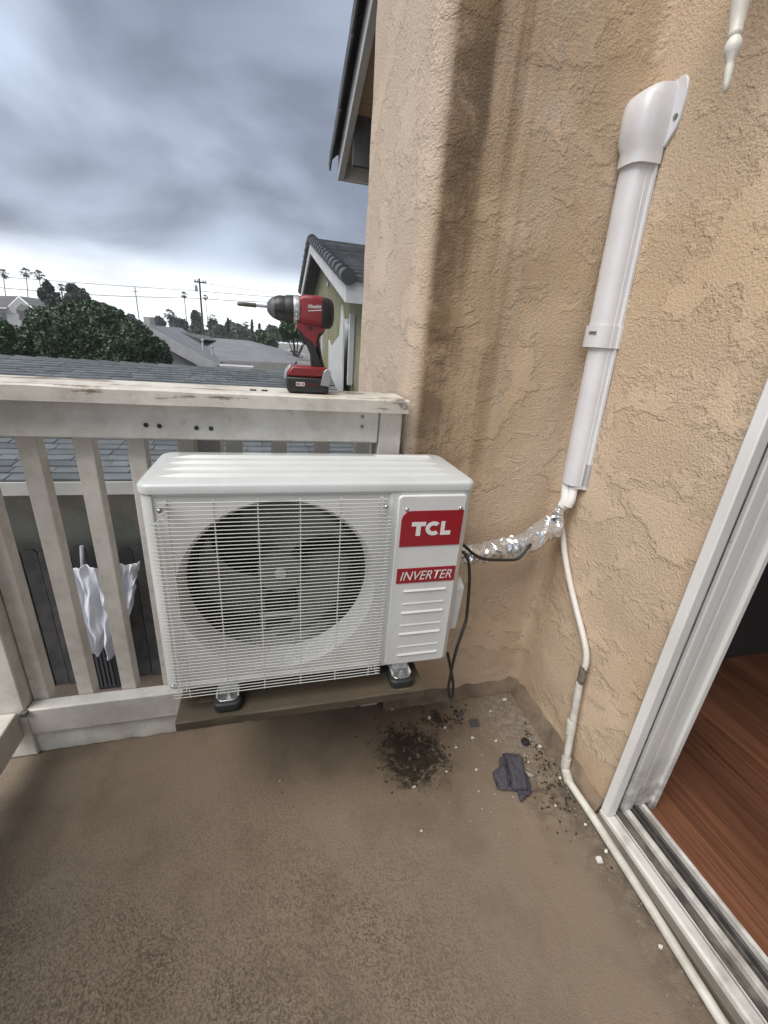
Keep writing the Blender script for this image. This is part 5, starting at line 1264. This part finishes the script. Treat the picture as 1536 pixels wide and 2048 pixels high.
# ================================================================ poles and wires
def pole(name, top, bot, Y, wpx, mat, label):
    t_, b_ = on_y(*top, Y), on_y(*bot, Y); s_ = mpp(*top, Y); dirv = (t_-b_); k = (b_.z+2.7)/dirv.z; base = b_-dirv*k
    root = empty(name, base); tag(root, label, 'utility pole'); w_ = wpx*s_/2
    MB().tube([base, b_, t_], [w_*1.25, w_*1.1, w_*0.8], 10).build('shaft', mat, root, smooth=60)
    return root, t_, s_
r1_, t1_, s1_ = pole('utility_pole', (398.5, 557), (407, 672), 30.0, 4.2, M['polewood'], 'dark wooden utility pole with a transformer and crossarm')
ca_ = on_y(401, 565, 30.0)
MB().box(ca_.x-12*s1_, ca_.x+12*s1_, 29.85, 29.95, ca_.z-1.3*s1_, ca_.z+1.3*s1_).build('crossarm', M['polewood'], r1_)
for dx in (-10, -5, 6, 11): MB().lathe([(1.0*s1_,0),(1.3*s1_,2*s1_),(0.5*s1_,4*s1_)], (ca_.x+dx*s1_, 29.9, ca_.z+1.3*s1_), 2, 8).build('insulator', M['polegrey'], r1_)
tc_ = on_y(393, 577, 29.9); MB().lathe([(2.8*s1_,-6*s1_),(3.1*s1_,-5.5*s1_),(3.1*s1_,4.5*s1_),(2.0*s1_,5.5*s1_),(0.8*s1_,7*s1_)], (tc_.x, 29.75, tc_.z), 2, 12).build('transformer', M['polegrey'], r1_, smooth=50)
r2_, t2_, s2_ = pole('utility_pole', (269.5, 573), (279, 645), 62.0, 2.2, M['polegrey'], 'thin pale grey utility pole right of the big tree')
c2_ = on_y(271, 583, 62.0); MB().box(c2_.x-5*s2_, c2_.x+5*s2_, 61.8, 61.9, c2_.z-0.6*s2_, c2_.z+0.6*s2_).build('crossarm', M['polegrey'], r2_)
def wire(pts, Y, wpx, label):
    ps = [on_y(x, y, Yk) for (x, y), Yk in zip(pts, Y)]
    m = MB().tube(smooth_path(ps, 6), wpx*mpp(*pts[0], Y[0])/2, 6)
    tag(m.build('overhead_wire', M['wirefar'], smooth=60), label, 'wire', 'overhead wires')
wire([(-30,551),(190,568),(398,582)], (27, 28.5, 30), 1.3, 'upper overhead wire left of the transformer pole')
wire([(-30,573),(190,590),(400,597)], (27, 28.5, 30), 1.6, 'lower overhead wire left of the transformer pole, crossing the palm trunks')
wire([(399,582),(520,592),(720,604)], (30, 30, 30), 1.2, 'upper overhead wire from the transformer pole towards the gable')
wire([(400,597),(500,603),(720,610)], (30, 30, 30), 1.4, 'lower overhead wire passing behind the drill bit')
wire([(404,566),(480,577),(600,592)], (30, 34, 38), 0.8, 'faint topmost wire leaving the transformer crossarm')
wire([(425,630),(490,644),(600,662)], (60, 60, 60), 0.9, 'low faint wire under the drill bit, upper of two')
wire([(425,636),(490,650),(600,668)], (60, 60, 60), 0.9, 'low faint wire under the drill bit, lower of two')
wire([(-20,621),(25,627),(60,629)], (30, 30, 30), 1.0, 'low wire crossing the front of the white house')

# ---- cars parked far off by the trees
def car(px, py, Y, label, seed):
    p_ = on_y(px, py, Y); root = empty('parked_car', (p_.x, Y, -2.69)); tag(root, label, 'car', 'cars parked far off')
    L_ = 2.1
    pr = [(-L_,0.35),(L_,0.35),(L_,0.8),(L_*0.62,0.95),(L_*0.28,1.42),(-L_*0.5,1.45),(-L_*0.82,0.98),(-L_,0.9)]
    MB().prism([(p_.x+a, -2.69+b__) for a, b__ in pr], 1, Y-0.85, Y+0.85).build('body', M['carpaint'], root, bevel=0.08)
    MB().prism([(p_.x+a, -2.69+b__) for a, b__ in ((-L_*0.68,1.0),(L_*0.5,1.0),(L_*0.24,1.36),(-L_*0.48,1.38))], 1, Y-0.87, Y+0.87).build('window', M['glass'], root)
    for dx in (-1.25, 1.25):
        for dy_ in (-0.72, 0.72): MB().lathe([(0.32,-0.12),(0.34,-0.08),(0.34,0.08),(0.32,0.12)], (p_.x+dx, Y+dy_, -2.35), 1, 14).build('wheel', M['rubber'], root)
car(566, 690, 88, 'pale parked car seen small to the left of the drill handle', 1)
car(590, 691, 92, 'pale parked car seen small just behind the drill handle', 2)

# ================================================================ air
hb_ = MB().box(-150, 160, -45, 270, -3.9, 16)
hm = bpy.data.materials.new('pale_haze'); hm.use_nodes = True; hm.node_tree.nodes.clear()
ho = hm.node_tree.nodes.new('ShaderNodeOutputMaterial'); hv = hm.node_tree.nodes.new('ShaderNodeVolumePrincipled')
hv.inputs['Color'].default_value = (0.9, 0.93, 0.96, 1); hv.inputs['Density'].default_value = 0.0017; hv.inputs['Anisotropy'].default_value = 0.2
hm.node_tree.links.new(hv.outputs[0], ho.inputs['Volume'])
tag(hb_.build('haze', hm, origin=(0, 0, 0)), 'thin pale haze in the air over the far roofs', 'haze', kind='stuff')
